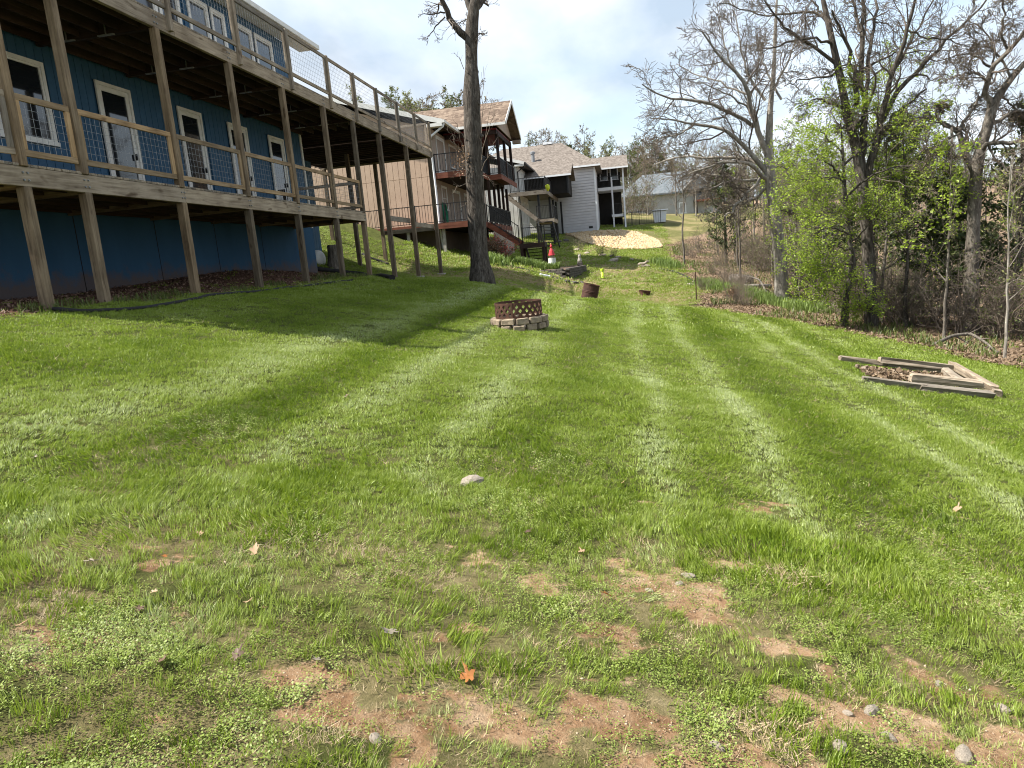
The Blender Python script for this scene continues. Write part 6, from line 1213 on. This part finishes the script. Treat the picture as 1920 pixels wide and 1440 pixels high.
dryp = (r.uniform(0, 1, len(x)) < np.where(dist < 6, .08+.32*sstep(.52, .68, fbm(x*3.7, y*3.7, 131, 3))*sstep(6, 4, dist)+.45*sstep(.25, .8, dm)+.22*sstep(4.6, 2.4, dist)+.25*sm, .025+.62*np.where(y > 22, sm, 0))); kd = np.where(dryp & ~weedy, np.where(dist < 20, 9, 10), kd); sc = np.where(dryp & ~weedy & (dist > 8) & (dist < 20), sc*1.6, sc)
sc = np.where((kd == 10) & (dist > 30), sc*2., sc)
ang = r.uniform(0, 2*np.pi, len(x)); lean = np.clip(st, -.7, 1.2)*.6
# tip each clump: along the mowing direction on the wheel tracks, elsewhere in drifting patches
pf = .75*sstep(13, 4, dist)+.25; tx_ = -lean+r.normal(0, .14, len(x))+(fbm(x*2.6, y*2.6, 111, 2)-.5)*1.9*pf; ty_ = r.normal(0, .14, len(x))+(fbm(x*2.6, y*2.6, 121, 2)-.5)*1.9*pf
am_ = np.clip(np.hypot(tx_, ty_), 0, 1.0); ph = np.arctan2(ty_, tx_); u_, w_ = np.cos(ph), np.sin(ph); ca_, sa_ = np.cos(am_), np.sin(am_); cz_, sz_ = np.cos(ang), np.sin(ang)
K00, K01, K10, K11, K20, K21 = ca_+u_*u_*(1-ca_), u_*w_*(1-ca_), u_*w_*(1-ca_), ca_+w_*w_*(1-ca_), -w_*sa_, u_*sa_
R00, R10, R20, R21, R22 = K00*cz_+K01*sz_, K10*cz_+K11*sz_, K20*cz_+K21*sz_, -K20*sz_+K21*cz_, ca_
rot = np.stack([np.arctan2(R21, R22), -np.arcsin(np.clip(R20, -1, 1)), np.arctan2(R10, R00)], 1)
z = G(x, y)
# thin dead and creeping growth on the bare patches
xe, ye = wedge(1.1, 6, 26000, r); de = dirt_mask(xe, ye); ke = (de > .12) & (r.uniform(0, 1, len(xe)) < .6); xe, ye = xe[ke], ye[ke]; m_ = len(xe)
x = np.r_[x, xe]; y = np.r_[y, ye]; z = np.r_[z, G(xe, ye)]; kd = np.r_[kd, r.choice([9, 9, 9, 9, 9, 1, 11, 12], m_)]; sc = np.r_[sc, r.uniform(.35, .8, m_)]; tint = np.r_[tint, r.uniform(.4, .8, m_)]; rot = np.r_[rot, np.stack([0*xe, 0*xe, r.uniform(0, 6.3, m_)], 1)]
def scatter(name, P, rot, scl, idx, tint, coll):
    me = bpy.data.meshes.new(name); me.vertices.add(len(P)); me.vertices.foreach_set('co', np.ascontiguousarray(P, np.float32).ravel())
    for nm, ty, dat, key in (('rot', 'FLOAT_VECTOR', rot, 'vector'), ('scl', 'FLOAT', scl, 'value'), ('idx', 'INT', idx, 'value'), ('tint', 'FLOAT', tint, 'value')):
        at = me.attributes.new(nm, ty, 'POINT'); at.data.foreach_set(key, np.ascontiguousarray(dat, np.int32 if ty == 'INT' else np.float32).ravel())
    ob = link(bpy.data.objects.new(name, me))
    ng = bpy.data.node_groups.new(name+'_nodes', 'GeometryNodeTree'); ng.interface.new_socket('Geometry', in_out='INPUT', socket_type='NodeSocketGeometry'); ng.interface.new_socket('Geometry', in_out='OUTPUT', socket_type='NodeSocketGeometry')
    N = ng.nodes.new; Lk = ng.links.new; gi = N('NodeGroupInput'); go = N('NodeGroupOutput')
    ci = N('GeometryNodeCollectionInfo'); ci.inputs['Collection'].default_value = coll; ci.inputs['Separate Children'].default_value = True; ci.inputs['Reset Children'].default_value = True
    ip = N('GeometryNodeInstanceOnPoints'); ip.inputs['Pick Instance'].default_value = True
    def na(nm, ty): q = N('GeometryNodeInputNamedAttribute'); q.data_type = ty; q.inputs['Name'].default_value = nm; return q.outputs['Attribute']
    er = N('FunctionNodeEulerToRotation'); Lk(na('rot', 'FLOAT_VECTOR'), er.inputs[0])
    Lk(gi.outputs[0], ip.inputs['Points']); Lk(ci.outputs[0], ip.inputs['Instance']); Lk(na('idx', 'INT'), ip.inputs['Instance Index']); Lk(er.outputs[0], ip.inputs['Rotation']); Lk(na('scl', 'FLOAT'), ip.inputs['Scale'])
    Lk(ip.outputs[0], go.inputs[0]); md = ob.modifiers.new('scatter', 'NODES'); md.node_group = ng; return ob
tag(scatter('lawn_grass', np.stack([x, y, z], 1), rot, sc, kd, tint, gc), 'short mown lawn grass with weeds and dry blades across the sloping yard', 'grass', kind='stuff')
# crumbs of soil and grit on the bare patches
xe, ye = wedge(1.1, 5.5, 60000, r); ke = dirt_mask(xe, ye) > r.uniform(.15, .8, len(xe)); P = np.stack([xe[ke], ye[ke], G(xe[ke], ye[ke])], 1); n = len(P); s_ = .0012+.007*r.uniform(0, 1, n)**4
V = P[:, None]+base[None]*(1+r.normal(0, .3, (n, 6, 3)))*s_[:, None, None]; leafmat('soil_crumb', [(.12, .08, .05), (.24, .16, .10), (.35, .255, .17), (.42, .34, .25)], 0.)
stuff('soil_crumbs', V.reshape(-1, 3), (FF[None]+(np.arange(n)*6)[:, None, None]).reshape(-1, 3), 'soil_crumb', 'crumbs of reddish soil and grit on bare patches', 'soil')
print('grass instances', len(x))
